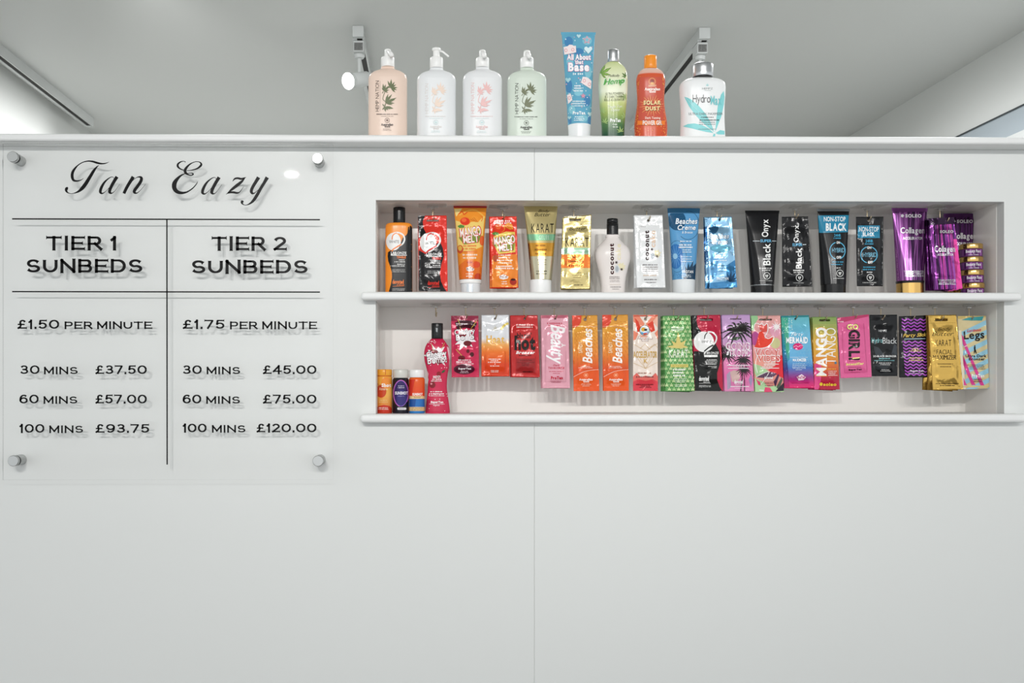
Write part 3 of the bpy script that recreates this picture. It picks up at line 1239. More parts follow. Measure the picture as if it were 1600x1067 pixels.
# ------------------------------------------------------------------ bottles on the ledge
CA, CB, CC, CD = (560, 30, 5.617), (710, 60, 6.667), (860, 40, 5.928), (980, 40, 5.928)
CE, CF, CG, CH = (590, 310, 6.667), (695, 310, 6.669), (810, 310, 6.667), (920, 310, 6.669)
CI, CJ, CK, CL = (1030, 310, 6.669), (1155, 310, 6.672), (1265, 310, 6.672), (1380, 310, 6.277)
CM, CN, CO, CP = (570, 470, 5.616), (735, 470, 7.115), (885, 470, 7.113), (1020, 470, 7.1125)
CQ, CR, CS = (1165, 470, 7.116), (1300, 470, 7.113), (1430, 470, 5.335)
W = '#F2F2F0'
TOPG = 'bottles on the ledge'


def motif(A, dx, dy, k, col):
    def F(cx, cy, tips, wd=0.24):
        for t in tips:
            A.leaflet(*[dx + (v - 205) * k if i % 2 == 0 else dy + (v - 525) * k for i, v in enumerate((cx, cy, t[0], t[1]))], col, wd)
    F(285, 605, [(288, 525), (256, 540), (318, 548), (346, 600), (332, 572), (340, 622), (326, 645), (250, 590)])
    F(222, 630, [(216, 566), (205, 600), (206, 655), (278, 582), (240, 572), (272, 622), (262, 645)])
    F(236, 735, [(296, 658), (336, 690), (262, 655), (322, 706), (318, 738), (300, 752)], 0.2)
    F(228, 770, [(210, 742), (210, 798), (240, 815), (262, 800), (308, 784), (240, 740)], 0.3)
    A.L([(dx + (x - 205) * k, dy + (y - 525) * k) for x, y in ((232, 640), (215, 700), (240, 730), (230, 775))], 5 * k, col)


def hemp(crop, k, cx, hw, ys, col, ink, leafc, sub, mx, my, tx, spout, label, neckcol=None, seed=1):
    """pump bottle; k scales the close-up of the first one"""
    y_noz, y_col, y_neck, y_sh, y_full = ys
    s = lambda v: v * k

    def art(A):
        A.T('HEMP NATION', tx, my + s(15), tx + s(31), my + s(285), ink, 'r', 90)
        A.L([(tx + s(41), my + s(18)), (tx + s(41), my + s(283))], s(1.6), sub, False)
        motif(A, mx, my, k, leafc)
        A.TL(cx - s(110), cx + s(105), my + s(310), s(10), ink)
        A.TL(cx - s(70), cx + s(65), my + s(328), s(5), sub)
        A.ring(cx - s(5), my + s(363), s(20), s(20), s(3), sub)
        A.E(cx - s(5), my + s(363), s(10), s(8), sub)
        A.T('Australian', cx - s(58), my + s(390), cx + s(46), my + s(411), ink, 'x')
        A.T('Gold', cx - s(28), my + s(411), cx + s(20), my + s(426), ink, 'x')
        A.TL(cx - s(52), cx + s(40), [my + s(440), my + s(451)], s(5), sub)

    rows = [(y_neck, cx - s(58), cx + s(58)), (y_neck + s(20), cx - s(60), cx + s(60)), (y_neck + s(34), cx - s(80), cx + s(80)), (y_neck + s(52), cx - s(124), cx + s(124)),
            (y_neck + s(78), cx - s(156), cx + s(156)), (y_full, cx - hw * 0.985, cx + hw * 0.985), (y_full + s(40), cx - hw, cx + hw), (y_full + s(250), cx - hw, cx + hw),
            (1075 * (1 if k == 1 else 1.03), cx - hw, cx + hw), (None, cx - hw + s(6), cx + hw - s(6))]
    parts = [dict(name='pump_collar', rows=capped(y_col, y_neck + s(8), cx - s(59), cx + s(59), s(12), s(2)), col=W, label='white pump collar'),
             dict(name='pump_stem', rows=[(y_noz, cx - s(10), cx + s(10)), (y_noz + s(2), cx - s(19), cx + s(19)), (y_noz + s(7), cx - s(26), cx + s(26)), (y_noz + s(14), cx - s(29), cx + s(29)), (y_col + s(2), cx - s(30), cx + s(30))], col=W, label='white pump head')]
    root, b = container('lotion_pump_bottle', label, 'bottle', TOPG, crop, 0.05, Z_LEDGE, rows, col, 'plastic', 2.7, 0.52, True, parts, art, seed=seed)
    X, Zt = unproj(crop[0] + cx / crop[2], crop[1] + (y_noz + s(12)) / crop[2], 0.05)
    mb = MB()
    z = Zt - b.org[2]
    d = Vector(spout)
    p = Vector((X - b.org[0], 0, z))
    if abs(spout[0]) > 0.5:
        mb.cyl(p + Vector((0, 0, -0.002)), p + Vector((0, 0, 0.0035)), 0.0085, 0.0085, mat(W, 'plastic'), 24, True, 0.0015)
        mb.pipe([p + d * 0.004, p + d * 0.012 + Vector((0, 0, -0.002)), p + d * 0.020 + Vector((0, 0, -0.0075)), p + d * 0.0235 + Vector((0, 0, -0.0105))], 0.0019, mat(W, 'plastic'), 12)
    else:
        mb.pipe([p + d * 0.001 + Vector((0, 0, -0.003)), p + d * 0.010 + Vector((0, 0, -0.007)), p + d * 0.018 + Vector((0, 0, -0.013)), p + d * 0.024 + Vector((0, 0, -0.019))], 0.0042, mat(W, 'plastic'), 16)
    mb.build('spout', root)
    return root


hemp(CA, 1.0, 258, 170, (262, 335, 415, 0, 520), '#EBD3C3', '#3A2A26', '#5B663C', '#6A5046', 205, 525, 150, (0.35, -0.94, 0.05), 'peach pump lotion bottle with olive leaf print, first on the ledge', seed=11)
hemp(CA, 0.98, 685, 170, (260, 338, 425, 0, 530), '#E6E8E9', '#DAD5D2', '#EBD6C6', '#C3DCDC', 640, 550, 585, (0.99, -0.1, -0.12), 'white pump bottle with faint cream leaf print and a sideways nozzle', seed=12)
hemp(CB, 1.187, 292, 204, (120, 205, 298, 0, 425), '#E6E7E8', '#E4C2C0', '#E7BAB8', '#C2DCDC', 237, 445, 172, (0.12, -0.99, 0.02), 'white pump bottle with pink leaf print, between the faint cream and pale green ones', seed=13)
hemp(CB, 1.187, 755, 203, (126, 205, 305, 0, 430), '#D3DDD1', '#2B3226', '#686F50', '#5C6456', 695, 450, 632, (0.12, -0.99, 0.02), 'pale green pump bottle with dark olive leaf print', seed=14)


def art_base(A):
    T1, T2, PK = '#86C3D3', '#4B86B6', '#F2D9DC'
    rg = A.rng
    for cx, cy, rx, ry, c in ((170, 150, 50, 60, T2), (340, 140, 55, 50, T1), (260, 240, 60, 40, T2), (180, 330, 40, 60, T1), (350, 430, 40, 70, T1), (170, 560, 40, 80, T2),
                              (260, 620, 50, 40, T1), (340, 700, 40, 60, T2), (200, 780, 40, 50, T1), (300, 860, 60, 40, T1), (360, 880, 20, 50, T2), (180, 880, 20, 40, T2)):
        A.E(cx, cy, rx * 0.8, ry * 0.8, c)
    for i in range(70):
        t = rg.uniform(0.03, 0.98)
        y = 80 + t * 840
        x = rg.uniform(112 + 45 * t, 405 - 28 * t)
        A.E(x, y, rg.uniform(3, 7), rg.uniform(3, 7), '#DDECF1' if rg.random() < .7 else '#E6A9B6', 6)
    for cx, cy, r, c in ((262, 98, 20, '#BFE0E6'), (350, 225, 38, '#D9EEF2'), (163, 505, 26, '#A9D5DE'), (365, 820, 22, '#BFE0E6'), (175, 855, 18, '#A9D5DE')):
        A.P([(cx, cy + r), (cx - r, cy - r * .1), (cx - r * .9, cy - r * .6), (cx - r * .45, cy - r * .8), (cx, cy - r * .4), (cx + r * .45, cy - r * .8), (cx + r * .9, cy - r * .6), (cx + r, cy - r * .1)], c)
    A.star(338, 135, 40, 20, 5, '#E9A6B3', -1.57)
    A.star(338, 135, 27, 13, 5, T1, -1.57)
    A.star(303, 652, 26, 12, 5, '#D79AAE', -1.57)
    for q, rr in (([(120, 200), (160, 192), (175, 178), (200, 180), (215, 190), (235, 188), (238, 250), (128, 272)], ((143, 231), (207, 225))),
                  ([(298, 475), (330, 478), (352, 488), (380, 515), (375, 590), (282, 530)], ((313, 512), (360, 545))), ([(152, 645), (186, 630), (203, 690), (162, 730)], ((174, 672),))):
        A.P(q, '#F3E4E4')
        for p in rr:
            A.ring(p[0], p[1], 12, 13, 4, '#DB7F86')
    for s, b in (('All About', (155, 268, 372, 320)), ('that', (230, 322, 302, 358)), ('Base', (165, 346, 357, 425))):
        A.T(s, *b, '#FBF6F8', 'x', ol='#D78CB0', olw=4)
    A.TL(197, 330, 450, 24, '#DCEEF2')
    A.TL(212, 315, [560, 582], 20, '#F1F6F8')
    A.TL(203, 327, 606, 16, '#F1F6F8')
    A.TL(195, 338, [703, 724, 745], 15, '#E6F2F5')
    A.T('ProTan', 207, 795, 320, 826, '#F6FAFB', 'x')
    A.TL(213, 320, [846, 862, 879], 11, '#E6F2F5')
    A.TL(250, 310, 908, 10, '#E6F2F5')


container('lotion_tube', 'tall teal and pink patterned lotion tube standing on its white cap', 'tube', TOPG, CC, 0.05, Z_LEDGE,
          [(62, 96, 421, 4), (84, 98, 419, 5), (88, 104, 413, 12), (250, 118, 404, 48), (500, 135, 393, 78), (760, 152, 382, 95), (925, 162, 373, 102), (932, 170, 366, 96)],
          '#64A8C4', 'tube', smooth=False, art=art_base, seed=21,
          parts=[dict(name='cap', rows=[(928, 162, 373), (945, 164, 370), (1080, 171, 365), (None, 172, 363)], col='#E9EBEC', brat=0.98, label='white flip cap')])


def art_rad(A):
    G = '#8FB65A'
    A.fan(470, 445, 120, '#55793B', 6, -50, 190, 0.24)
    A.fan(472, 445, 108, G, 6, -50, 190, 0.17)
    A.fan(700, 470, 50, '#55793B', 5, -140, 160, 0.25)
    for x, y, a in ((480, 800, -60), (700, 660, 180), (690, 850, -110), (500, 900, -70), (650, 985, -100)):
        A.fan(x, y, 55, '#A9C47A', 5, a, 170, 0.22)
    A.T('radically', 537, 452, 642, 482, '#4A4E42', 'r', shear=.3)
    A.T('Hemp', 487, 488, 690, 562, '#63AF58', 'b', shear=.35, ol='#E6F0DA', olw=8, ang=-5)
    A.T('Hemp', 500, 498, 676, 552, '#4C9A48', 'r', shear=.35, ang=-5)
    K = '#4B4F38'
    A.T('ULTRA POWERFUL', 512, 620, 680, 642, K, 'r', ang=-2)
    A.T('10 X DARK TANNING', 505, 648, 684, 671, K, 'r', ang=-2)
    A.T('BOLUS ACCELERATOR', 498, 677, 684, 698, K, 'r', ang=-2)
    A.T('Tingle Tan', 532, 738, 662, 772, '#F0F2E6', 'r', shear=.3, ang=-3)
    A.T('Hybrid', 562, 772, 640, 802, '#F0F2E6', 'r', shear=.3, ang=-3)
    A.T('ProTan', 553, 862, 648, 896, '#F5F7F2', 'x')
    A.TL(565, 638, 918, 14, '#DDE6D8')
    A.TL(570, 635, 941, 12, '#DDE6D8')


container('lotion_bottle', 'slim green lotion bottle fading darker downwards with leaf print and silver cap', 'bottle', TOPG, CC, 0.05, Z_LEDGE,
          [(342, 527, 636), (356, 512, 652), (378, 490, 675), (410, 466, 697), (450, 452, 709), (500, 447, 714), (560, 446, 715), (650, 449, 712), (750, 457, 702), (850, 466, 693), (950, 474, 686), (1075, 476, 684), (None, 480, 680)],
          [(0, '#C9D596'), (.12, '#D9E0B4'), (.36, '#EBEFD6'), (.5, '#C4CE86'), (.62, '#98AC5C'), (.74, '#4F7647'), (.86, '#275039'), (1, '#1F4633')], 'plastic', 2.4, 0.62, True, art=art_rad, seed=22,
          parts=[dict(name='cap', rows=capped(228, 344, 527, 635, 10), col='#B9BBBC', kind='brushed', brat=.9, label='silver cap')])


def art_solar(A):
    rg = A.rng
    for i in range(260):
        t = rg.random()
        y = 470 + t * 560
        x = 218 + rg.choice((-1, 1)) * rg.uniform(95, 150) if rg.random() < .75 else rg.uniform(80, 360)
        A.E(x, y, rg.uniform(2.5, 5), rg.uniform(2.5, 5), rg.choice(('#F2A53C', '#E8641F', '#FFC45E', '#B63A1E')), 5)
    A.P([(112, 478), (325, 478), (332, 620), (338, 880), (100, 880), (104, 620)], '#C75846')
    for i in range(24):
        a = 2 * math.pi * i / 24 + 0.1
        A.L([(228 + 60 * math.cos(a), 742 + 46 * math.sin(a), 5), (228 + (118 if i % 2 else 98) * math.cos(a), 742 + (100 if i % 2 else 84) * math.sin(a), 2)], 4, '#EDB36E', False)
    A.ring(230, 520, 30, 32, 4, '#E8B36A')
    A.E(230, 516, 18, 16, '#8E3A2A')
    A.E(230, 536, 16, 10, '#E8B36A')
    A.L([(195, 556), (268, 552)], 4, '#F0D0A8')
    A.L([(195, 566), (268, 562)], 4, '#F0D0A8')
    A.T('Australian', 160, 576, 303, 603, '#FBF2EA', 'x')
    A.T('Gold', 203, 603, 262, 623, '#FBF2EA', 'x')
    for s, b in (('SOLAR', (150, 695, 312, 736)), ('DUST', (168, 750, 302, 788))):
        A.T(s, b[0] + 4, b[1] + 5, b[2] + 4, b[3] + 5, '#5A2A1E', 'x')
        A.T(s, *b, '#F6DDA4', 'x')
    A.T('Dark Tanning', 165, 846, 305, 872, '#F6E2D4', 'b')
    A.R(92, 882, 348, 922, '#EA7F35')
    A.T('POWER GEL', 143, 880, 322, 922, '#F7F1EC', 'b', ol='#9A5A3C', olw=3)


container('lotion_bottle', 'curvy glittery red and orange gel bottle with a bright orange cap', 'bottle', TOPG, CD, 0.05, Z_LEDGE,
          [(400, 155, 277), (415, 130, 306), (440, 106, 332), (475, 90, 346), (520, 84, 352), (600, 88, 346), (680, 92, 342), (760, 88, 347), (850, 74, 361), (930, 66, 370), (1000, 68, 369), (1075, 72, 366), (None, 78, 360)],
          [(0, '#E5C9BB'), (.075, '#DDB0A0'), (.09, '#CF5A3A'), (.5, '#D2603A'), (1, '#C94A2C')], 'plastic', 2.2, 0.6, True, art=art_solar, seed=23,
          parts=[dict(name='cap', rows=capped(284, 404, 157, 273, 6), col='#F0922C', brat=.95, label='orange cap')])


def art_hydro(A):
    T_ = '#86D0D2'
    A.P([(528, 660), (560, 668), (602, 690), (660, 740), (720, 810), (770, 890), (806, 985), (740, 935), (680, 880), (620, 815), (570, 745)], T_)
    A.P([(868, 640), (893, 606), (902, 660), (896, 730), (872, 840), (815, 985), (826, 860), (840, 740)], T_)
    A.P([(512, 935), (560, 912), (620, 906), (690, 920), (750, 950), (800, 995), (730, 985), (660, 968), (580, 948)], T_)
    A.P([(820, 995), (860, 968), (902, 975), (902, 1010), (840, 1008)], T_)
    A.P([(800, 1002), (790, 1030), (815, 1030), (815, 1002)], T_)
    A.L([(540, 668), (720, 860), (806, 985)], 3, '#B9E4E4', False)
    A.fan(742, 560, 26, '#9FD6D6', 5, -90, 150, .22)
    A.T('HEMPZ', 693, 575, 792, 592, '#8E9596', 'r')
    A.L([(715, 602), (775, 602)], 2, '#8E9596', False)
    A.T('Hydro', 605, 640, 770, 738, '#1B1C1D', 'r')
    A.T('Max', 772, 650, 876, 738, '#7CC8CC', 'b')
    A.T('ULTRA DARK MAXIMIZER', 570, 807, 884, 829, '#7E8688', 'r')
    A.TL(672, 815, 850, 12, '#3A3C3D')
    A.TL(668, 858, 876, 13, '#3A3C3D')
    A.TL(660, 822, [897, 915], 9, '#7E8688')
    A.TL(655, 832, 960, 7, '#7E8688')


container('lotion_bottle', 'wide white lotion bottle with turquoise leaf print and broad silver cap', 'bottle', TOPG, CD, 0.05, Z_LEDGE,
          [(486, 612, 782), (494, 590, 806), (506, 545, 852), (522, 512, 884), (545, 492, 902), (580, 485, 908), (640, 487, 906), (720, 494, 900), (800, 498, 898), (880, 498, 898), (960, 495, 901), (1075, 492, 905), (None, 498, 899)],
          '#E9EBEB', 'plastic', 2.6, 0.55, True, art=art_hydro, seed=24,
          parts=[dict(name='cap', rows=capped(360, 482, 597, 796, 14), col='#BFC1C2', kind='brushed', label='broad silver cap'),
                 dict(name='neck_ring', rows=[(480, 610, 784), (490, 610, 784)], col='#2A2B2B', brat=.98, label='dark neck ring')])

# ------------------------------------------------------------------ upper row of the niche
UPG = 'tubes and bottles on the middle shelf'
SAG = 'sachets hanging over the middle shelf'
UH = 'hooks under the niche head'
LH = 'hooks under the middle shelf'
YU = 0.058


def swirl(A, cx, cy, r, back, base):
    """white disc with a ribbon-shaped two"""
    A.E(cx, cy, r * 0.92, r * 1.1, '#ECECEA', 30)
    A.L([(cx + .0 * r, cy - 1.03 * r), (cx + .6 * r, cy - 1.12 * r), (cx + 1.2 * r, cy - .82 * r), (cx + 1.38 * r, cy - .28 * r), (cx + 1.18 * r, cy + .22 * r), (cx + .8 * r, cy + .5 * r)], r * .19, '#ECECEA')
    A.L([(cx - .17 * r, cy - .25 * r), (cx - .1 * r, cy - .7 * r), (cx + .15 * r, cy - .98 * r), (cx + .42 * r, cy - 1.06 * r)], r * .13, base)
    A.L([(cx + 1.0 * r, cy + .32 * r), (cx + .4 * r, cy + .68 * r), (cx - .02 * r, cy + .95 * r), (cx - .2 * r, cy + 1.22 * r)], r * .16, base)


def two_text(A, dx, dy, ac, foot=W):
    A.dx, A.dy = dx, dy
    A.L([(142, 556), (142, 592), (305, 592)], 7, '#E9E9E7', False)
    A.R(138, 574, 200, 596, '#E9E9E7')
    A.T('BRONZE', 160, 556, 300, 582, '#F4F4F2', 'b', ol='#1A1A1A', olw=4)
    A.T('TINGLE', 198, 600, 294, 626, ac, 'x')
    A.TL(220, 294, 641, 12, W, False)
    A.TL(176, 294, 661, 13, W, False)
    A.TL(206, 294, 686, 12, W, False)
    A.TL(136, 294, 704, 12, W, False)
    A.TL(152, 294, [746, 764], 9, '#CFCFCD', False)
    A.T('devoted', 155, 846, 272, 892, ac, 'x')
    A.TL(200, 288, 902, 11, ac, False)
    A.L([(158, 916), (275, 912)], 4, ac, False)
    A.TL(155, 290, [944, 958], 8, '#D9D9D7', False)
    A.dx = A.dy = 0


def art_o1(A):
    K = '#17181A'
    A.P([(338, 280), (361, 300), (361, 1020), (112, 1020), (118, 965), (140, 890), (150, 820), (148, 770), (132, 710), (110, 650), (104, 600), (108, 560), (170, 520), (235, 480), (262, 410), (300, 380), (330, 330)], K)
    A.P([(300, 470), (318, 300), (330, 292), (322, 500), (318, 1020), (298, 1020)], '#101112')
    swirl(A, 165, 450, 84, K, '#F07F22')
    A.T('WHITE', 120, 436, 224, 466, '#4A4A4C', 'r')
    two_text(A, 0, 0, '#F07A28')


container('lotion_bottle', 'orange and black lotion bottle with a white disc and a tall black cap', 'bottle', UPG, CE, YU, Z_MID,
          [(260, 118, 330), (268, 98, 346), (284, 86, 358), (310, 82, 362), (400, 81, 363), (800, 81, 363), (1010, 81, 363), (None, 86, 358)],
          '#F7952F', 'plastic', 3.0, 0.55, True, art=art_o1, seed=31,
          parts=[dict(name='cap', rows=capped(94, 262, 163, 288, 9), col='#17181A', brat=.85, label='tall black cap')])


def art_p1(A):
    K = '#1A1A1B'
    A.P([(418, 178), (496, 178), (470, 240), (478, 310), (505, 360), (440, 410), (428, 420)], K)
    A.P([(430, 540), (500, 580), (610, 480), (650, 450), (680, 520), (690, 600), (664, 690), (648, 780), (660, 860), (690, 930), (722, 972), (428, 972)], K)
    swirl(A, 525, 462, 92, K, '#D5271F')
    A.T('WHITE', 494, 448, 594, 481, '#55565A', 'r', ang=-3)
    two_text(A, 368, 12, '#E0352C')


pouch('lotion_sachet', 'red and black foil sachet with a white disc beside the orange and black bottle', 'sachet', SAG, CE, (418, 179), (719, 177), (731, 968), (428, 968), '#DC3225', art_p1,
      ('s', 510, 222, 638, 240), ceil=Z_TOP, hooklab='clear hook holding the red and black sachet with a white disc', hookgroup=UH, seed=1, hooklean=0.0)


def mango(A, cx, cy, k):
    A.E(cx - 45 * k, cy, 55 * k, 44 * k, '#E9892D')
    A.E(cx - 50 * k, cy + 3 * k, 50 * k, 40 * k, '#DF3D24')
    A.E(cx - 60 * k, cy - 10 * k, 26 * k, 20 * k, '#EE6A3A')
    A.P([(cx - 5 * k, cy - 20 * k), (cx + 40 * k, cy - 62 * k), (cx + 85 * k, cy - 40 * k), (cx + 95 * k, cy + 10 * k), (cx + 60 * k, cy + 12 * k)], '#EF9A36')
    for i in range(3):
        A.L([(cx + (5 + 18 * i) * k, cy - (22 + 8 * i) * k), (cx + (50 + 16 * i) * k, cy + (2 + 4 * i) * k)], 4 * k, '#B8541D', False)
    A.P([(cx - 128 * k, cy + 52 * k), (cx - 95 * k, cy + 36 * k), (cx - 55 * k, cy + 48 * k), (cx - 60 * k, cy + 70 * k), (cx - 110 * k, cy + 72 * k)], '#5D8C42')


def art_mt(A):
    A.P([(98, 110), (180, 105), (150, 150), (118, 190)], '#F0D789')
    A.L([(150, 175), (240, 130), (330, 128), (420, 200)], 14, '#F1B24C')
    A.P([(112, 230), (180, 250), (350, 240), (415, 180), (400, 340), (390, 500), (300, 540), (150, 560), (135, 520), (120, 340)], '#EFCF74')
    A.L([(140, 165), (180, 138), (200, 168), (235, 140)], 9, '#DB4A22')
    A.TL(218, 392, 112, 12, '#E09C46')
    mango(A, 260, 236, 1.0)
    A.L([(370, 180), (395, 200), (380, 240)], 8, '#E87A2B')
    A.P([(150, 400), (370, 330), (378, 390), (350, 460), (200, 480), (148, 415)], '#7E8E3E')
    A.T('MANGO', 158, 300, 374, 396, '#F8EFEA', 'b', ang=-7, ol='#D03A34', olw=8)
    A.T('MELT', 192, 386, 352, 462, '#F8EFEA', 'b', ang=-7, ol='#D03A34', olw=8)
    A.E(160, 530, 32, 44, '#C9502A')
    A.E(158, 520, 22, 26, '#DFAE4A')
    A.E(388, 440, 26, 52, '#E4622A')
    A.P([(138, 600), (250, 560), (388, 520), (384, 860), (152, 860)], '#EA8B2C')
    A.P([(145, 700), (220, 640), (330, 650), (384, 720), (384, 862), (152, 862)], '#E06F25')
    A.E(345, 820, 38, 40, '#C4401F')
    A.E(330, 690, 40, 34, '#DD4E26')
    A.TL(190, 350, [495, 525, 555], 20, '#E4793A')
    A.TL(185, 352, [588, 620], 22, '#F0E2D0')
    A.TL(230, 300, 668, 20, '#B83A2A')
    A.P([(222, 722), (262, 708), (308, 735), (300, 752), (255, 760), (228, 752)], '#F4EEE8')
    A.T('ProTan', 228, 718, 300, 752, '#7A3326', 'b', ang=-8)
    A.TL(215, 312, [786, 811], 16, '#F4E9DA')


container('lotion_tube', 'orange tube printed with mangoes, standing on a chrome-fronted white cap', 'tube', UPG, CF, YU, Z_MID,
          [(77, 92, 438, 4), (100, 92, 437, 5), (106, 96, 434, 14), (300, 112, 420, 52), (560, 129, 402, 88), (850, 149, 381, 112)],
          '#EC942F', 'tube', smooth=False, art=art_mt, seed=32,
          parts=[dict(name='crimp', rows=[(76, 91, 439, 4.8), (100, 91, 438, 6)], col='#9E1F1B', label='dark red crimped end'),
                 dict(name='cap_ring', rows=[(852, 150, 380), (862, 148, 382), (890, 152, 379)], col='#ECECEA', label='white ring'),
                 dict(name='cap', rows=[(891, 164, 372), (1010, 166, 370), (None, 166, 370)], col='#E0E2E4', label='white cap with a chrome front',
                      kind='tube', art=lambda A: A.R(226, 892, 294, 1010, '#C9CDD0', 'metal'))])


def art_ms(A):
    A.TL(490, 735, 235, 26, '#F0D4CC')
    A.TL(482, 735, 258, 24, '#F2E2DC')
    A.P([(540, 380), (640, 345), (730, 350), (735, 560), (560, 580), (505, 470), (505, 400)], '#EBCB62')
    mango(A, 618, 312, 1.0)
    A.P([(500, 420), (720, 372), (735, 430), (720, 540), (580, 560), (500, 480)], '#8C9440')
    A.T('MANGO', 512, 392, 730, 474, '#F4F4F2', 'b', ang=-6, ol='#D85A48', olw=8)
    A.T('MELT', 566, 470, 708, 546, '#F4F4F2', 'b', ang=-6, ol='#D85A48', olw=8)
    A.P([(500, 600), (750, 580), (762, 700), (757, 925), (490, 925), (492, 640)], '#E8842C')
    A.E(530, 625, 30, 36, '#B5502E')
    A.TL(540, 720, [592, 618, 645, 672], 18, '#F4E0D2')
    A.TL(520, 735, [708, 730], 18, '#F6EDE6')
    A.P([(566, 808), (612, 790), (664, 815), (655, 835), (610, 846), (572, 836)], '#F4F0EC')
    A.T('ProTan', 575, 798, 652, 832, '#8A4030', 'b', ang=-6)
    A.TL(585, 668, [868, 890], 15, '#F8E8DE')
    A.E(712, 868, 36, 36, '#A92A1A')
    A.E(712, 848, 26, 10, '#2E1512')


pouch('lotion_sachet', 'shiny red and orange mango sachet beside the tube with the dark red crimp', 'sachet', SAG, CF, (462, 189), (748, 186), (767, 933), (487, 936), '#DB3421', art_ms,
      ('c', 608, 216, 12), ceil=Z_TOP, hooklab='clear hook holding the front mango sachet', hookgroup=UH, seed=2,
      behind=[(1.4, 'red mango sachet showing at the edge behind the shiny front mango sachet')])


def art_kt(A):
    A.P([(86, 372), (386, 372), (378, 437), (95, 437)], '#86BF97')
    A.P([(96, 462), (376, 462), (360, 600), (112, 600)], '#D79B38')
    A.P([(112, 605), (358, 605), (344, 852), (130, 852)], '#C4BEA2')
    A.P([(95, 470), (112, 470), (142, 852), (130, 852)], '#7C3A22')
    A.T('Body', 206, 116, 326, 152, '#2A261D', 'r', shear=.35)
    A.T('Butter', 166, 150, 332, 186, '#2A261D', 'r', shear=.35)
    A.T('KARAT', 134, 262, 368, 356, '#1D1B16', 'r', gap=.14)
    A.T('GELEE', 214, 386, 318, 426, '#D9EBD8', 'r', gap=.3)
    A.TL(172, 305, 490, 22, '#8A5A1E')
    A.TL(170, 318, [534, 576], 24, '#8A5A1E')
    A.TL(196, 306, [640, 664, 688], 11, '#6A5E42')
    A.TL(185, 312, [758, 785], 15, '#4A4436')


container('lotion_tube', 'gold metallic tube with green and amber bands on a white cap', 'tube', UPG, CG, YU, Z_MID,
          [(82, 56, 411, 4), (94, 57, 410, 6), (100, 60, 407, 14), (300, 79, 393, 55), (560, 103, 374, 92), (856, 129, 346, 110)],
          '#C3B47E', 'metaltube', smooth=False, art=art_kt, seed=33,
          parts=[dict(name='cap', rows=[(852, 118, 341), (868, 116, 343), (1010, 114, 344), (None, 114, 344)], col='#EDEEEE', label='white cap')])


def art_ks(A):
    A.TL(470, 740, 190, 10, '#F0E6BE')
    A.P([(440, 515), (745, 515), (745, 577), (440, 577)], '#A7CFAE')
    A.P([(440, 586), (745, 586), (745, 724), (440, 724)], '#EC7F38')
    A.T('Body', 572, 262, 684, 298, '#4A4330', 'r', shear=.35)
    A.T('Butter', 530, 294, 706, 330, '#4A4330', 'r', shear=.35)
    A.T('KARAT', 490, 408, 734, 502, '#2A261D', 'r', gap=.14)
    A.TL(535, 715, 545, 26, '#D9EBDC')
    A.TL(540, 690, 612, 22, '#6E3A16')
    A.TL(518, 695, [656, 702], 24, '#6E3A16')
    A.TL(560, 670, [775, 800, 822], 10, '#8A7B50')
    A.TL(520, 700, 902, 14, '#6A5E40')


pouch('lotion_sachet', 'crinkled gold foil sachet with green and orange bands beside the gold tube', 'sachet', SAG, CG, (463, 196), (760, 168), (744, 945), (437, 945), '#D0BE82', art_ks,
      ('s', 530, 212, 650, 232), ceil=Z_TOP, hooklab='clear hook holding the crinkled gold sachets', hookgroup=UH, seed=3, kind='metalfoil',
      behind=[(-1.0, 'gold foil sachet showing at the edges behind the crinkled front gold one'), ])


def coco(A, cx, cy):
    A.fan(cx + 30, cy - 10, 75, '#E6DCB8', 6, -40, 150, .5)
    A.E(cx, cy, 26, 42, '#D6D8DA')
    A.E(cx, cy, 17, 30, '#A9B0B6')
    A.star(cx - 6, cy - 68, 20, 8, 6, '#3A2B2C')
    A.star(cx + 48, cy + 4, 18, 8, 6, '#3A2B2C')


def art_c1(A):
    A.T('coconut', 217, 470, 262, 792, '#3D1418', 'x', 90, gap=.1)
    A.T('cake', 284, 474, 334, 640, '#E7DCBA', 'b', 90)
    coco(A, 293, 735)
    A.TL(205, 338, 818, 13, '#8A7F7C')
    A.TL(212, 335, 834, 11, '#8A7F7C')
    A.TL(203, 342, [854, 868], 8, '#A39A97')
    A.TL(215, 345, 898, 14, '#DFD5CC')
    A.TL(220, 342, 923, 9, '#4A4344')
    A.TL(232, 332, 945, 8, '#6A6263')


container('lotion_bottle', 'round-shouldered off-white bottle with vertical dark lettering and black flip cap', 'bottle', UPG, CH, YU, Z_MID,
          [(374, 190, 300), (384, 176, 318), (402, 172, 320), (412, 178, 314), (440, 155, 335), (470, 126, 366), (505, 90, 402), (545, 68, 424), (590, 61, 433), (640, 66, 430), (700, 82, 416), (760, 100, 400), (830, 117, 386), (900, 124, 378), (1000, 126, 377), (None, 130, 374)],
          '#E6DFDB', 'plastic', 2.3, 0.62, True, art=art_c1, seed=34,
          parts=[dict(name='flip_cap', rows=[(213, 196, 296), (217, 188, 303), (256, 187, 304), (258, 191, 300), (262, 191, 300), (264, 186, 306), (378, 186, 307)], col='#1A1B1C', brat=1.0, label='black flip cap')])


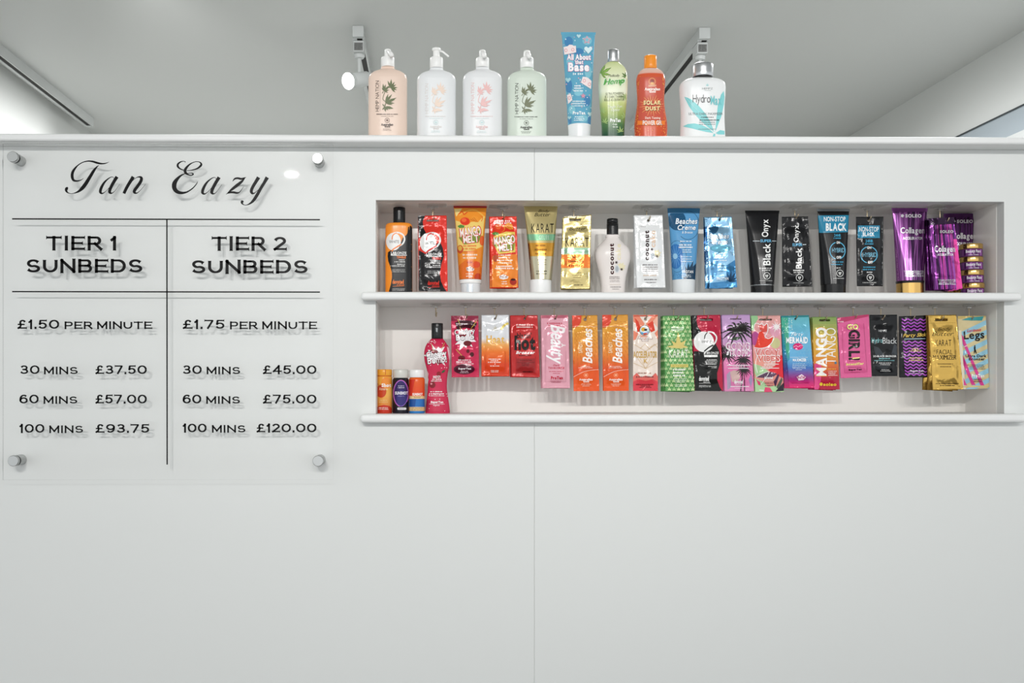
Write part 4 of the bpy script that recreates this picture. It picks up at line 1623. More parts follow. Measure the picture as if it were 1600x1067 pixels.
def art_cs(A):
    A.TL(530, 600, 294, 9, '#9A9290')
    A.T('coconut', 582, 335, 629, 645, '#2E1A1C', 'x', 90, gap=.1)
    A.T('cake', 640, 335, 694, 510, '#DDBFA6', 'b', 90)
    coco(A, 662, 600)
    A.TL(546, 738, 692, 14, '#4A4040')
    A.TL(550, 738, 716, 13, '#8A7F7C')
    A.TL(543, 742, [737, 756], 10, '#8A7F7C')
    A.TL(550, 742, 803, 20, '#DBC4B2')
    A.TL(562, 735, 846, 12, '#4A4344')
    A.TL(580, 715, 876, 11, '#6A6263')


pouch('lotion_sachet', 'matt white sachet with vertical dark lettering beside the round off-white bottle', 'sachet', SAG, CH, (470, 175), (768, 173), (799, 930), (499, 930), '#E4E5E5', art_cs,
      ('c', 621, 230, 14), ceil=Z_TOP, hooklab='clear hook holding the white sachet', hookgroup=UH, seed=4,
      behind=[(1.6, 'white sachet showing at the edge behind the front white one with vertical lettering')])


def art_b1(A):
    A.E(185, 228, 92, 105, '#235478')
    for i in range(9):
        a = math.radians(-60 + i * 22)
        A.L([(150 + 20 * math.cos(a), 210 + 20 * math.sin(a), 3), (150 + 110 * math.cos(a), 210 + 100 * math.sin(a), 2)], 3, '#173D5C', False)
    A.ring(300, 280, 118, 148, 4, '#1B3E5C', -100, 130)
    A.E(170, 605, 76, 130, '#3372B4')
    for i in range(14):
        a = 2 * math.pi * i / 14
        A.L([(165 + 30 * math.cos(a), 605 + 34 * math.sin(a), 10), (165 + 68 * math.cos(a), 605 + 118 * math.sin(a), 3)], 6, '#5B96CC', False)
    A.E(165, 603, 26, 30, '#94C4E2')
    A.ring(185, 605, 96, 165, 3, '#1B3E5C', -130, 110)
    A.fan(300, 830, 215, '#1C3D57', 7, -58, 90, .2)
    A.P([(255, 815), (374, 790), (372, 852), (250, 852)], '#1C3D57')
    for i in range(40):
        A.E(A.rng.uniform(142, 240), A.rng.uniform(775, 845), 3, 3, '#2F6FA8', 5)
    A.T('Beaches', 168, 208, 396, 268, '#EEF3F6', 'b', shear=.2, ol='#3A6F98', olw=4)
    A.T('Creme', 190, 276, 378, 330, '#EEF3F6', 'b', shear=.2, ol='#3A6F98', olw=4)
    A.T('& Bronze', 236, 342, 346, 366, '#DCE8F0', 'b', shear=.2)
    A.TL(205, 365, 448, 18, '#E4EEF4')
    A.TL(185, 378, [486, 510], 20, '#EEF3F6')
    A.TL(240, 350, [538, 560], 14, '#E4EEF4')
    A.TL(220, 360, [608, 633, 658], 12, '#D6E4EE')
    A.T('PROTAN', 245, 750, 352, 780, '#F2F5F7', 'b')
    A.TL(225, 345, [800, 818], 12, '#DCE8F0')


container('lotion_tube', 'blue floral tube with a dark blue crimp on a frosted white cap', 'tube', UPG, CI, YU, Z_MID,
          [(104, 84, 427, 4), (158, 88, 421, 10), (168, 92, 419, 18), (350, 108, 406, 58), (600, 122, 391, 92), (856, 137, 374, 112)],
          '#5D9CCB', 'tube', smooth=False, art=art_b1, seed=35,
          parts=[dict(name='crimp', rows=[(102, 84, 427, 5), (158, 87, 422, 12)], col='#2B668C', label='dark blue crimped end'),
                 dict(name='cap', rows=[(852, 136, 374), (868, 137, 371), (1010, 139, 366), (None, 139, 366)], col='#DDE0E1', label='frosted white cap')])


def art_bs(A):
    A.P([(470, 300), (498, 290), (520, 930), (488, 938)], '#1F4F80')
    A.fan(600, 350, 120, '#2C5F86', 6, -140, 120, .3)
    A.E(640, 520, 110, 40, '#5E9DB4')
    A.P([(530, 640), (560, 560), (620, 620), (600, 800), (545, 860)], '#5E97C4')
    A.P([(700, 700), (790, 640), (800, 880), (700, 890)], '#3A78A8')
    A.P([(525, 880), (810, 850), (812, 925), (522, 938)], '#4584B4')
    A.fan(735, 870, 130, '#1C3F5E', 6, -70, 120, .2)
    A.T('Beaches', 518, 366, 726, 420, '#EEF3F6', 'b', shear=.2, ol='#2C5F86', olw=5)
    A.T('Creme', 545, 425, 710, 478, '#EEF3F6', 'b', shear=.2, ol='#2C5F86', olw=5)
    A.TL(590, 690, [562, 580], 12, '#24506E')
    A.TL(560, 720, [620, 645], 14, '#E4EEF4')
    A.TL(590, 720, [700, 730, 760], 12, '#3F78A0')
    A.T('PROTAN', 600, 820, 720, 850, '#F2F5F7', 'b')
    for i in range(90):
        e = A.rng.random()
        A.E(A.rng.uniform(478, 500) + e * 30, A.rng.uniform(200, 930), 4, 4, '#2A5E92' if e < .6 else '#E4EEF4', 5)


pouch('lotion_sachet', 'bright silvery-blue foil sachet beside the blue floral tube', 'sachet', SAG, CI, (470, 194), (754, 188), (812, 926), (522, 939), '#8DBBDB', art_bs,
      ('c', 628, 220, 11), ceil=Z_TOP, hooklab='clear hook holding the silvery-blue sachets', hookgroup=UH, seed=5, kind='metalfoil',
      behind=[(2.6, 'darker blue foil sachet edge showing behind the silvery-blue front sachet')])


def mark(A, cx, cy, r):
    A.ring(cx, cy, r, r, r * .16, '#E8E8E6')
    A.P([(cx - r * .5, cy - r * .35), (cx + r * .5, cy - r * .35), (cx + r * .35, cy + r * .15), (cx + r * .16, cy + r * .55), (cx - r * .16, cy + r * .55), (cx - r * .35, cy + r * .15)], '#DADAD8')
    A.L([(cx, cy - r * .3), (cx, cy + r * .4)], r * .12, '#2A2A2A', False)


def art_x1(A):
    A.T('Onyx', 234, 218, 324, 402, '#EDEDEB', 'b', 90)
    A.T('SUPER', 220, 427, 336, 457, '#6FBCE4', 'b')
    A.L([(142, 444), (214, 444)], 6, '#C9D3D8', False)
    A.L([(342, 444), (386, 444)], 6, '#C9D3D8', False)
    A.T('Black', 248, 468, 326, 697, '#EDEDEB', 'b', 90)
    A.TL(205, 358, 729, 18, '#E4E4E2')
    A.TL(228, 340, 750, 15, '#E4E4E2')
    mark(A, 287, 807, 34)
    A.TL(208, 355, 858, 9, '#BDBDBB')


container('lotion_tube', 'plain glossy black tube with vertical white lettering and a short light blue line', 'tube', UPG, CJ, YU, Z_MID,
          [(127, 59, 421, 4), (150, 60, 419, 7), (156, 64, 415, 15), (350, 80, 400, 58), (620, 100, 380, 92), (908, 119, 361, 112)],
          '#19191B', 'tube', smooth=False, art=art_x1, seed=36,
          parts=[dict(name='cap_ring', rows=[(906, 118, 362), (915, 120, 360)], col='#C9CBCC', kind='metal', label='thin silver ring'),
                 dict(name='cap', rows=[(916, 122, 358), (1010, 124, 356), (None, 124, 356)], col='#161617', label='black cap')])


def art_x2(A):
    A.T('Onyx', 566, 278, 636, 457, '#E6E6E4', 'b', 90)
    A.T('SUPER', 555, 468, 658, 498, '#6FBCE4', 'b')
    A.L([(660, 482), (698, 480)], 7, '#C9D3D8', False)
    A.T('Black', 590, 514, 652, 732, '#F0F0EE', 'b', 90)
    A.TL(548, 698, 750, 17, '#E4E4E2')
    A.TL(566, 680, 772, 14, '#E4E4E2')
    mark(A, 628, 827, 35)
    A.TL(555, 690, 881, 10, '#BDBDBB')


pouch('lotion_sachet', 'crumpled shiny black sachet with vertical white lettering beside the plain black tube', 'sachet', SAG, CJ, (444, 192), (717, 187), (763, 918), (450, 922), '#141416', art_x2,
      ('c', 594, 206, 11), ceil=Z_TOP, hooklab='clear hook holding the crumpled black sachet with vertical lettering', hookgroup=UH, seed=6)


def nonstop(A, dx, dy, panel, b1, b2, c24, ring, on, off, hyb, tl, wt, mk, ft):
    TE = '#45A6CC'
    A.P(panel, '#2B84A6')
    A.T('NON-STOP', *b1, '#EDF1F2', 'b')
    A.T('BLACK', *b2, '#EDF1F2', 'x')
    A.T('24HR', *c24, TE, 'b')
    A.TL(c24[0] - 12, c24[2] + 14, c24[3] + 15, 16, TE)
    A.ring(ring[0], ring[1], ring[2], ring[3], 9, '#5FB6DA', -75, 70)
    A.ring(ring[0], ring[1], ring[2], ring[3], 9, '#5FB6DA', 105, 255)
    A.T('ON', *on, '#EDEDEB', 'x')
    A.T('OFF', *off, '#EDEDEB', 'x')
    A.T('HYBRID', *hyb, '#8CCCE6', 'r')
    for y, x0, x1 in tl:
        A.TL(x0, x1, y, 15, TE)
    A.TL(*wt, 14, '#E4E4E2')
    mark(A, *mk)
    A.TL(*ft, 10, '#CFCFCD')


container('lotion_tube', 'black tube with a teal panel and a blue ring printed on it', 'tube', UPG, CK, YU, Z_MID,
          [(112, 74, 420, 4), (136, 76, 417, 7), (142, 80, 414, 15), (350, 92, 402, 58), (620, 105, 388, 92), (900, 117, 376, 112)],
          '#1A1B1D', 'tube', smooth=False, seed=37,
          art=lambda A: nonstop(A, 0, 0, [(84, 178), (410, 174), (398, 352), (96, 360)], (148, 190, 374, 241), (168, 257, 384, 340), (255, 370, 326, 400), (290, 545, 80, 88), (279, 446, 314, 474),
                                (279, 600, 328, 630), (232, 517, 362, 563), ((663, 232, 368), (689, 210, 368)), (275, 345, 725), (314, 780, 34), (234, 372, 834)),
          parts=[dict(name='crimp', rows=[(110, 74, 420, 5), (135, 75, 418, 8)], col='#8E9396', kind='metal', label='grey crimped end'),
                 dict(name='cap', rows=[(903, 122, 372), (1010, 124, 370), (None, 124, 370)], col='#161617', label='black cap')])
pouch('lotion_sachet', 'black sachet with a teal panel hanging between the teal-panelled tube and the purple tube', 'sachet', SAG, CK, (483, 193), (770, 190), (764, 915), (493, 915), '#18191B',
      lambda A: nonstop(A, 0, 0, [(502, 282), (731, 282), (731, 413), (502, 413)], (516, 296, 720, 347), (553, 350, 676, 396), (582, 429, 661, 460), (618, 588, 86, 84), (598, 500, 641, 528),
                        (607, 650, 656, 681), (555, 565, 696, 610), ((717, 555, 693), (742, 538, 706)), (592, 662, 770), (631, 825, 35), (550, 700, 878)),
      ('c', 617, 232, 14), ceil=Z_TOP, hooklab='clear hook holding the black sachet with a teal panel', hookgroup=UH, seed=7)


def streaks(A, x0, x1, y0, y1, k0, k1, cols, n):
    for i in range(n):
        t = (i + .5) / n + A.rng.uniform(-.02, .02)
        xa = x0 + t * (x1 - x0)
        xb = k0 + t * (k1 - k0)
        wd = A.rng.uniform(4, 16)
        j = A.rng.uniform(-10, 10)
        A.L([(xa, y0, wd), (xa + (xb - xa) * .35 + j, y0 + (y1 - y0) * .35, wd * A.rng.uniform(.4, 1.5)), (xa + (xb - xa) * .7 - j, y0 + (y1 - y0) * .7, wd * A.rng.uniform(.4, 1.5)), (xb, y1, wd * .8)], wd, A.rng.choice(cols))


PUR = ('#A868AC', '#4A2152', '#C084C2', '#6A3372', '#8A4A90', '#341640', '#A05EA4')


def art_col(A, dark=False, tail=True):
    c = ('#5B2A66', '#2E1236', '#6A3476', '#41204A') if dark else PUR
    streaks(A, 92, 428, 132, 812, 140, 385, c, 30)
    A.star(185, 171, 20, 12, 5, '#E6E0E8')
    A.T('SOLEO', 214, 155, 372, 189, '#EDEAEE', 'x')
    A.T('Collagen', 166, 284, 404, 362, '#EDEAEE', 'b')
    A.T('ACCELERATOR', 190, 378, 385, 405, '#EDEAEE', 'b')
    A.T('TANNING ACCELERATOR', 200, 708, 396, 727, '#E6E0E8', 'b')
    A.T('RED LIGHT THERAPY', 213, 730, 392, 748, '#E6E0E8', 'b')
    A.T('FIRM & SMOOTH SKIN', 210, 751, 392, 769, '#E6E0E8', 'b')


TUBE_P = [(94, 79, 440, 4), (128, 84, 436, 9), (134, 87, 433, 15), (350, 102, 420, 55), (600, 119, 406, 88), (820, 133, 391, 105)]
container('lotion_tube', 'full-length metallic purple tube on a gold cap', 'tube', UPG, CL, YU, Z_MID, TUBE_P, '#824488', 'metaltube', smooth=False, art=art_col, seed=38,
          parts=[dict(name='cap_ring', rows=[(814, 131, 392), (838, 134, 389)], col='#1A1218', label='black ring'),
                 dict(name='cap', rows=[(838, 134, 388), (950, 136, 386), (None, 136, 386)], col='#D8B06A', kind='metal', label='gold cap')])


def art_cos(A):
    streaks(A, 450, 690, 200, 890, 500, 770, ('#9A50A6', '#431B4E', '#C04A9A', '#5B2668', '#A83E94', '#2E1236', '#7B3A9A'), 22)
    A.P([(443, 195), (692, 185), (700, 250), (450, 262)], '#28112E')
    A.P([(686, 400), (730, 400), (775, 885), (716, 892), (700, 640)], '#E24C9E')
    A.T('SOLEO', 553, 312, 686, 341, '#EDEAEE', 'x')
    A.T('Collagen', 500, 464, 702, 546, '#EDEAEE', 'b')
    A.T('ACCELERATOR', 528, 541, 686, 563, '#EDEAEE', 'b')
    A.T('TANNING ACCELERATOR', 535, 795, 706, 811, '#E6E0E8', 'b')
    A.T('RED LIGHT THERAPY', 545, 814, 704, 829, '#E6E0E8', 'b')
    A.T('FIRM & SMOOTH SKIN', 541, 832, 706, 847, '#E6E0E8', 'b')


pouch('lotion_sachet', 'metallic purple and magenta sachet in front of the purple tubes', 'sachet', SAG, CL, (443, 196), (692, 184), (776, 889), (495, 900), '#8A3A90', art_cos,
      ('s', 585, 220, 655, 240), Y=0.030, ceil=Z_TOP, hooklab='clear hook holding the purple and magenta sachets', hookgroup=UH, seed=8, kind='metalfoil',
      behind=[(1.6, 'dark magenta sachet fanned out just behind the purple and magenta front sachet'), (3.4, 'darkest magenta sachet at the back of the purple fan on the hook')])
o2 = dict(dx=505, dy=54)


def art_col2(A):
    A.dx, A.dy = 505, 54
    art_col(A, True)
    A.dx = A.dy = 0


container('lotion_tube', 'dark purple tube half hidden behind the jars and the purple sachets', 'tube', UPG, CL, 0.110, Z_MID,
          [(148, 588, 897, 4), (182, 590, 893, 9), (190, 594, 891, 15), (430, 612, 880, 60), (660, 628, 866, 86), (868, 640, 852, 96)], '#5A2A66', 'metaltube', smooth=False, art=art_col2, seed=39,
          parts=[dict(name='cap', rows=[(870, 640, 852), (950, 642, 850), (None, 642, 850)], col='#D8B06A', kind='metal', label='gold cap')])

JH = (EYE + (VPY - (310 + 440 / 6.277)) * pscale(0.055) - Z_MID) / 4
jars = []
for k, (cx, lab) in enumerate(((876, 'purple and gold cream jar at the bottom of the stack of four'), (870, 'purple and gold cream jar second from the bottom of its stack'),
                               (864, 'purple and gold cream jar second from the top of its stack'), (860, 'purple and gold cream jar on top of the stack of four'))):
    X = unproj(CL[0] + cx / CL[2], 400, 0.055)[0]
    r = 108 / CL[2] * pscale(0.055)
    z0 = Z_MID + k * JH + 0.0001
    root = tag(empty('cream_jar', (X, 0.055, z0)), lab, 'jar', 'stack of cream jars')
    mb = MB()
    mb.cyl((0, 0, 0), (0, 0, JH * .58), r * .97, r * .97, mat('#6E3A78', 'tube'), 48, True, 0.0015)
    # wrap-around print on the side facing the room
    vs, fs = text2d('Beauty Face', 'b')
    x1 = max(v[0] for v in vs)
    ph = math.radians(-14)
    for st, hh, zz, arcw, s, c in (('b', .30, .20, 1.35, 'Beauty Face', '#EFECF0'), ('b', .09, .06, 0.9, 'FACIAL TANNING', '#D9CFDD')):
        vs, fs = text2d(s, st)
        x1 = max(v[0] for v in vs)
        yl, yh = min(v[1] for v in vs), max(v[1] for v in vs)
        pts = []
        for x, y in vs:
            a = ph + (x / x1 - .5) * arcw
            q = r * .97 + .0002
            pts.append((q * math.sin(a), -q * math.cos(a), JH * (zz + (y - yl) / (yh - yl) * hh)))
        mb.add(pts, fs, mat(c, 'ink'))
    for i in range(5):
        a0, a1 = -1.1 + i * .5, -1.1 + i * .5 + .16
        q = r * .97 + .0001
        vv = [(q * math.sin(a), -q * math.cos(a), z) for z in (.004 * 0 + JH * .07, JH * .52) for a in (a0, (a0 + a1) / 2, a1)]
        mb.add(vv, [[0, 1, 4, 3], [1, 2, 5, 4]], mat('#A86AB2' if i % 2 else '#3A1744', 'tube'))
    mb.build('jar_body', root)
    mb = MB()
    mb.cyl((0, 0, JH * .58), (0, 0, JH - 0.0002), r, r, mat('#D8B470', 'metal'), 48, True, 0.0012)
    mb.build('lid', root)['label'] = 'gold lid'

# ------------------------------------------------------------------ lower row of the niche
LOG = 'bottles on the bottom shelf'
LSG = 'sachets hanging under the middle shelf'
YL = 0.045


def art_s1(A):
    A.E(143, 795, 46, 55, '#C9441E')
    A.E(190, 720, 46, 50, '#EE8F35')
    A.P([(100, 950), (120, 925), (168, 912), (215, 922), (240, 945), (240, 985), (100, 985)], '#C8341F')
    A.T('Tan', 104, 727, 143, 757, '#B5402A', 'b')
    A.T('Shot', 147, 724, 231, 757, '#F6EFE8', 'x')
    A.T('Xtreme', 124, 762, 200, 784, '#F0D9B0', 'b', shear=.1)
    A.TL(120, 205, [872], 9, '#E8D090')
    A.TL(112, 222, 888, 8, '#E8D090')
    A.TL(115, 215, [938, 951], 9, '#F4E3DC')


def art_s2(A):
    A.E(316, 812, 64, 114, '#30235E', 36)
    A.E(322, 850, 48, 70, '#342C74', 30)
    A.ring(317, 812, 66, 116, 6, '#D46AAE', 100, 400)
    A.ring(317, 812, 62, 112, 5, '#8F5FC8', 0, 360)
    A.TL(287, 360, [747, 762], 9, '#D8D0E4')
    A.T('SUNSHOT', 265, 795, 378, 823, '#EDEAF4', 'x')
    A.TL(280, 366, 836, 10, '#8E86C0')
    A.P([(290, 936), (360, 936), (366, 946), (360, 956), (290, 956), (284, 946)], '#E4E2E6')
    A.TL(296, 355, 946, 8, '#5A5560')


def art_s3(A):
    A.P([(380, 690), (440, 690), (410, 832), (380, 832)], '#D2301C')
    A.T('SUNSHOT', 418, 808, 507, 832, '#F8F0EA', 'x')
    A.R(380, 835, 532, 860, '#E6C48E')
    A.TL(430, 495, 847, 9, '#8A5A2A')
    A.R(380, 860, 532, 931, '#276DB5')
    A.P([(390, 862), (450, 862), (440, 930), (400, 930)], '#1C4F97')
    A.R(380, 931, 532, 966, '#E6C48E')
    A.TL(412, 512, [941, 956], 8, '#7A5A30')
    A.R(380, 966, 532, 1000, '#2C7CC0')


def shot(label, xl, xr, col, art, capcol, capmat, y0, y1, seed, extra=()):
    return container('shot_bottle', label, 'bottle', LOG, CM, YL, Z_LOW,
                     [(y1 + 4, xl + 12, xr - 12), (y1 + 10, xl + 5, xr - 5), (y1 + 22, xl, xr), (960, xl, xr), (974, xl, xr), (None, xl + 3, xr - 3)], col, 'plastic', smooth=False, art=art, seed=seed,
                     parts=[dict(name='cap', rows=capped(y0, y1 + 4, xl + 2, xr - 2, 7), col=capcol, mat=capmat, label='cap')] + list(extra))


shot('small amber shot bottle with an orange cap, first on the bottom shelf', 100, 241, [(0, '#E9A03A'), (.5, '#EBB252'), (1, '#D8602A')], art_s1, '#F0A636', None, 602, 652, 41,
     [dict(name='neck_band', rows=[(652, 106, 236), (668, 106, 236)], col='#BC3A1E', label='red neck band'),
      dict(name='tear_tab', rows=[(604, 172, 196, 68), (650, 176, 192, 69.5)], col='#B33420', label='red tear tab')])
shot('small black shot bottle with a purple oval and frosted cap', 244, 386, '#191722', art_s2, '#CFCFC9', mat('#D0D0C9', 'plastic'), 602, 672, 42)
shot('small red and blue banded shot bottle with a white cap', 387, 527, [(0, '#E2611F'), (.4, '#E2481F'), (1, '#D8431F')], art_s3, '#ECECEA', None, 605, 668, 43)


def cherry_top(A, cx, cy, k):
    A.star(cx, cy + 10 * k, 112 * k, 66 * k, 11, '#F2EDEF', .3, .5)
    A.E(cx - 30 * k, cy - 25 * k, 42 * k, 26 * k, '#7A1420')
    A.E(cx - 40 * k, cy - 32 * k, 16 * k, 7 * k, '#C9828C')
    A.E(cx + 25 * k, cy + 62 * k, 42 * k, 28 * k, '#6A0F1C')
    A.L([(cx - 30 * k, cy - 35 * k), (cx - 55 * k, cy - 110 * k)], 5 * k, '#B9A24A')
    A.L([(cx + 45 * k, cy - 50 * k), (cx + 75 * k, cy - 115 * k)], 5 * k, '#B9A24A')


def art_cb(A):
    A.P([(720, 400), (752, 420), (752, 560), (735, 640), (722, 700), (735, 620), (742, 520)], '#E8C3CC')
    A.P([(525, 560), (545, 600), (560, 690), (548, 760), (560, 640)], '#E8C3CC')
    cherry_top(A, 632, 472, 0.9)
    A.T('Cherry', 540, 440, 717, 508, '#F6F2F3', 'b', ang=-6, ol='#2A0F16', olw=5)
    A.T('Bomb!', 550, 488, 717, 548, '#F6F2F3', 'b', ang=-6, ol='#2A0F16', olw=5)
    for i in range(36):
        A.E(A.rng.uniform(550, 725), A.rng.choice((A.rng.uniform(345, 400), A.rng.uniform(560, 970))), 4, 4, '#F4DCE2', 6)
    A.E(650, 640, 20, 20, '#8E1726')
    A.T('HOT!', 600, 656, 662, 680, '#F2E6E9', 'x')
    A.TL(580, 690, 689, 13, '#F2E6E9')
    A.TL(572, 692, 704, 10, '#F2E6E9')
    A.P([(672, 625), (690, 607), (708, 608), (698, 625), (680, 634)], '#2F5A33')
    A.E(592, 737, 27, 27, '#7E111C')
    A.E(584, 728, 9, 9, '#D88A94')
    A.L([(600, 712), (650, 660)], 3, '#6A7A3A', False)
    A.TL(568, 695, 797, 13, '#F2E6E9')
    A.TL(556, 715, 816, 14, '#F2E6E9')
    A.TL(552, 715, 833, 8, '#F2E6E9')
    A.T('SuperTan', 578, 878, 688, 902, '#F6F0F2', 'x')
    A.TL(590, 672, 917, 10, '#F2DDE3')
    A.L([(562, 905), (700, 905)], 3, '#F2DDE3', False)
    A.P([(538, 880), (570, 860), (560, 970), (534, 972)], '#A01A38')


container('lotion_bottle', 'tall cherry-red waisted lotion bottle with a black cap on the bottom shelf', 'bottle', LOG, CM, YL, Z_LOW,
          [(330, 586, 686), (340, 576, 692), (365, 553, 712), (400, 532, 734), (440, 522, 746), (480, 520, 749), (530, 525, 747), (580, 538, 740), (640, 550, 728), (700, 555, 722), (760, 553, 721), (820, 548, 727),
           (890, 540, 738), (950, 534, 746), (968, 532, 748), (None, 534, 746)], '#C8244C', 'plastic', 2.2, 0.5, True, art=art_cb, seed=44,
          parts=[dict(name='flip_cap', rows=capped(197, 332, 585, 686, 6), col='#191A1B', brat=.9, label='black flip cap',
                      art=lambda A: A.P([(622, 235), (640, 240), (638, 275), (624, 270)], '#9EA2A4'))])
X, _ = unproj(681, 480, 0.062)
make_hook(X, 0.062, Z_MID_U, unproj(681, 495, 0.062)[1], 'clear hook with nothing hanging on it, above the cherry-red bottle', LH, 0.002)


# ---- hanging sachets
def art_a(A):
    A.P([(757, 130), (998, 130), (998, 178), (757, 178)], '#8A1B3A')
    A.P([(790, 190), (840, 170), (940, 176), (985, 200), (960, 250), (880, 235), (810, 250)], '#3C0F1C')
    A.TL(795, 915, 202, 14, '#E8D5DA')
    A.L([(945, 228), (982, 172)], 5, '#C9B04A', False)
    A.L([(815, 160), (835, 205)], 5, '#C9B04A', False)
    cherry_top(A, 880, 320, 0.85)
    A.T('Cherry', 788, 246, 966, 308, '#F4F0F1', 'b', ang=-5, ol='#2A0F16', olw=5)
    A.T('Bomb', 800, 292, 958, 344, '#F4F0F1', 'b', ang=-5, ol='#2A0F16', olw=5)
    A.L([(800, 425), (860, 490)], 5, '#C9B04A', False)
    A.E(905, 442, 14, 16, '#5A0C18')
    A.E(940, 470, 18, 20, '#4A0A14')
    A.E(850, 500, 30, 20, '#6A0F1C')
    A.TL(812, 942, 520, 14, '#F2E6E9')
    A.TL(798, 952, 537, 15, '#F2E6E9')
    A.TL(790, 968, 553, 8, '#F2E6E9')
    A.E(872, 600, 92, 44, '#4A1226')
    A.T('SuperTan', 820, 586, 932, 608, '#F4EEF0', 'x')
    A.TL(835, 922, [618, 630], 9, '#D9B8C2')


HK = 'clear hook holding '
pouch('lotion_sachet', 'cherry-red sachet with a white splash, next to the bare hook', 'sachet', LSG, CM, (757, 131), (997, 130), (1004, 669), (762, 671), '#C4264E', art_a, ('c', 886, 157, 12), ceil=Z_MID_U,
      hooklab=HK + 'the cherry-red sachet', hookgroup=LH, seed=11)


def art_h(A):
    A.L([(340, 320), (370, 280), (400, 258), (424, 250)], 26, '#D9C46A')
    A.fan(277, 315, 42, '#B9B08A', 5, -90, 160, .16)
    A.TL(238, 315, 324, 8, '#C9BE9A')
    A.T('Heat', 178, 384, 378, 470, '#E2AF4C', 'b')
    for y, x0, x1, h in ((648, 195, 355, 14), (665, 215, 330, 14), (683, 195, 352, 14), (724, 212, 335, 13), (775, 218, 328, 11), (790, 218, 328, 10)):
        A.TL(x0, x1, y, h, '#F8E6DC')
    A.star(273, 703, 8, 4, 5, '#F8E6DC')
    A.L([(165, 600), (165, 780), (185, 800), (370, 800), (388, 780), (388, 560)], 2.5, '#C0401C', False)


pouch('lotion_sachet', 'sachet fading from silvery white to fiery orange', 'sachet', LSG, CN, (125, 158), (426, 155), (434, 838), (122, 838),
      [(0, '#D9DBDE'), (.38, '#DEE0E3'), (.48, '#E9A95C'), (.6, '#E8762A'), (.8, '#DA461F'), (1, '#D23A1C')], art_h, ('c', 275, 197, 12), ceil=Z_MID_U,
      hooklab=HK + 'the white and orange sachet', hookgroup=LH, seed=12, behind=[(-0.7, 'red-edged sachet showing behind the white and orange one')])


def art_bh(A):
    A.P([(515, 640), (716, 640), (716, 800), (515, 800)], '#982223')
    A.L([(508, 620), (508, 805), (724, 805), (724, 620)], 3, '#7E1A1C', False)
    A.TL(505, 715, [268, 292], 20, '#F0D9D4')
    A.T("blazin'", 518, 352, 678, 418, '#1F1412', 'b')
    A.T('hot', 490, 385, 722, 550, '#1F1412', 'x', gap=.03)
    A.T('Bronzer', 506, 558, 718, 592, '#F4E9E6', 'x', shear=.25)
    A.TL(520, 705, 608, 13, '#3A1012')
    A.TL(540, 700, 662, 8, '#3A1012')
    A.L([(515, 684), (716, 684)], 3, '#3A1012', False)
    A.TL(560, 675, [700, 718], 9, '#3A1012')
    A.TL(580, 705, 788, 15, '#2A0C0E')


pouch('lotion_sachet', 'deep red sachet with big black lower-case lettering', 'sachet', LSG, CN, (442, 161), (746, 159), (773, 848), (456, 848), '#BB2A2A', art_bh, ('c', 604, 198, 13), ceil=Z_MID_U,
      hooklab=HK + 'the deep red sachet with black lettering', hookgroup=LH, seed=13, behind=[(1.0, 'red sachet edge behind the deep red one with black lettering')])


def art_pk(A):
    A.P([(783, 158), (1087, 158), (1087, 192), (783, 195)], '#B45C6E')
    A.TL(850, 1040, [250, 275], 20, '#C2354E')
    A.T('Beauty', 842, 268, 1052, 705, '#F4F0F1', 'b', -90, shear=.3, gap=.01)
    A.T('Y', 1010, 470, 1058, 518, '#F0E4E6', 'x', 90)
    C = '#BE3A52'
    A.T('Dark', 920, 705, 992, 726, C, 'b', shear=.3)
    A.T('TAN MAXIMIZER', 866, 733, 1046, 758, C, 'b')
    A.TL(872, 1045, 785, 10, C)
    A.TL(915, 1002, 806, 10, C)
    A.T('ProTan', 895, 838, 1026, 874, '#C01C3C', 'x')
    A.TL(890, 1020, [892, 906], 10, '#B0566A')
    A.L([(835, 540), (830, 900), (1062, 900), (1062, 560)], 3, '#C08794', False)


pouch('lotion_sachet', 'pale pink sachet with white downward script', 'sachet', LSG, CN, (783, 160), (1087, 158), (1108, 970), (800, 971), '#DDA0AE', art_pk, ('c', 942, 198, 12), ceil=Z_MID_U,
      hooklab=HK + 'the pale pink sachets', hookgroup=LH, seed=14, behind=[(0.8, 'darker pink sachet edge behind the pale pink one')])


def art_sb(A, dx):
    A.dx = dx
    for i in range(17):
        a = math.radians(2 + i * 5.6)
        for j in range(7):
            r0 = 110 + j * 46 + (i % 2) * 18
            A.L([(100 + r0 * math.cos(a), 222 + r0 * 1.15 * math.sin(a), 4), (100 + (r0 + 30) * math.cos(a), 222 + (r0 + 30) * 1.15 * math.sin(a), 4)], 4, '#C9772A', False)
    A.P([(60, 150), (165, 150), (166, 200), (160, 240), (140, 270), (110, 292), (80, 298), (60, 298)], '#D6442C')
    A.L([(64, 285), (345, 285)], 3, '#EFC9A0', False)
    A.T('SANDY', 134, 455, 178, 580, '#F4DDB4', 'b', 90)
    A.T('Beaches', 178, 306, 288, 695, '#F6EEE6', 'b', 90, shear=.3, gap=.03)
    A.TL(145, 285, 729, 9, '#F6E4D6')
    A.TL(122, 308, 744, 10, '#F6E4D6')
    A.P([(79, 845), (140, 812), (200, 786), (280, 770), (360, 764), (366, 1004), (80, 1004)], '#E2571F')
    A.L([(79, 845), (140, 812), (200, 786), (280, 770), (358, 764)], 4, '#F6DCCB')
    A.ring(216, 825, 22, 22, 3, '#F0B990')
    A.E(216, 825, 12, 10, '#F0B990')
    A.T('Australian', 141, 862, 290, 886, '#F8EFE8', 'x')
    A.T('Gold', 185, 885, 250, 907, '#F8EFE8', 'x')
    A.TL(155, 285, [922, 932], 7, '#F4D4BE')
    A.TL(168, 270, 946, 8, '#F4D4BE')
    A.dx = 0


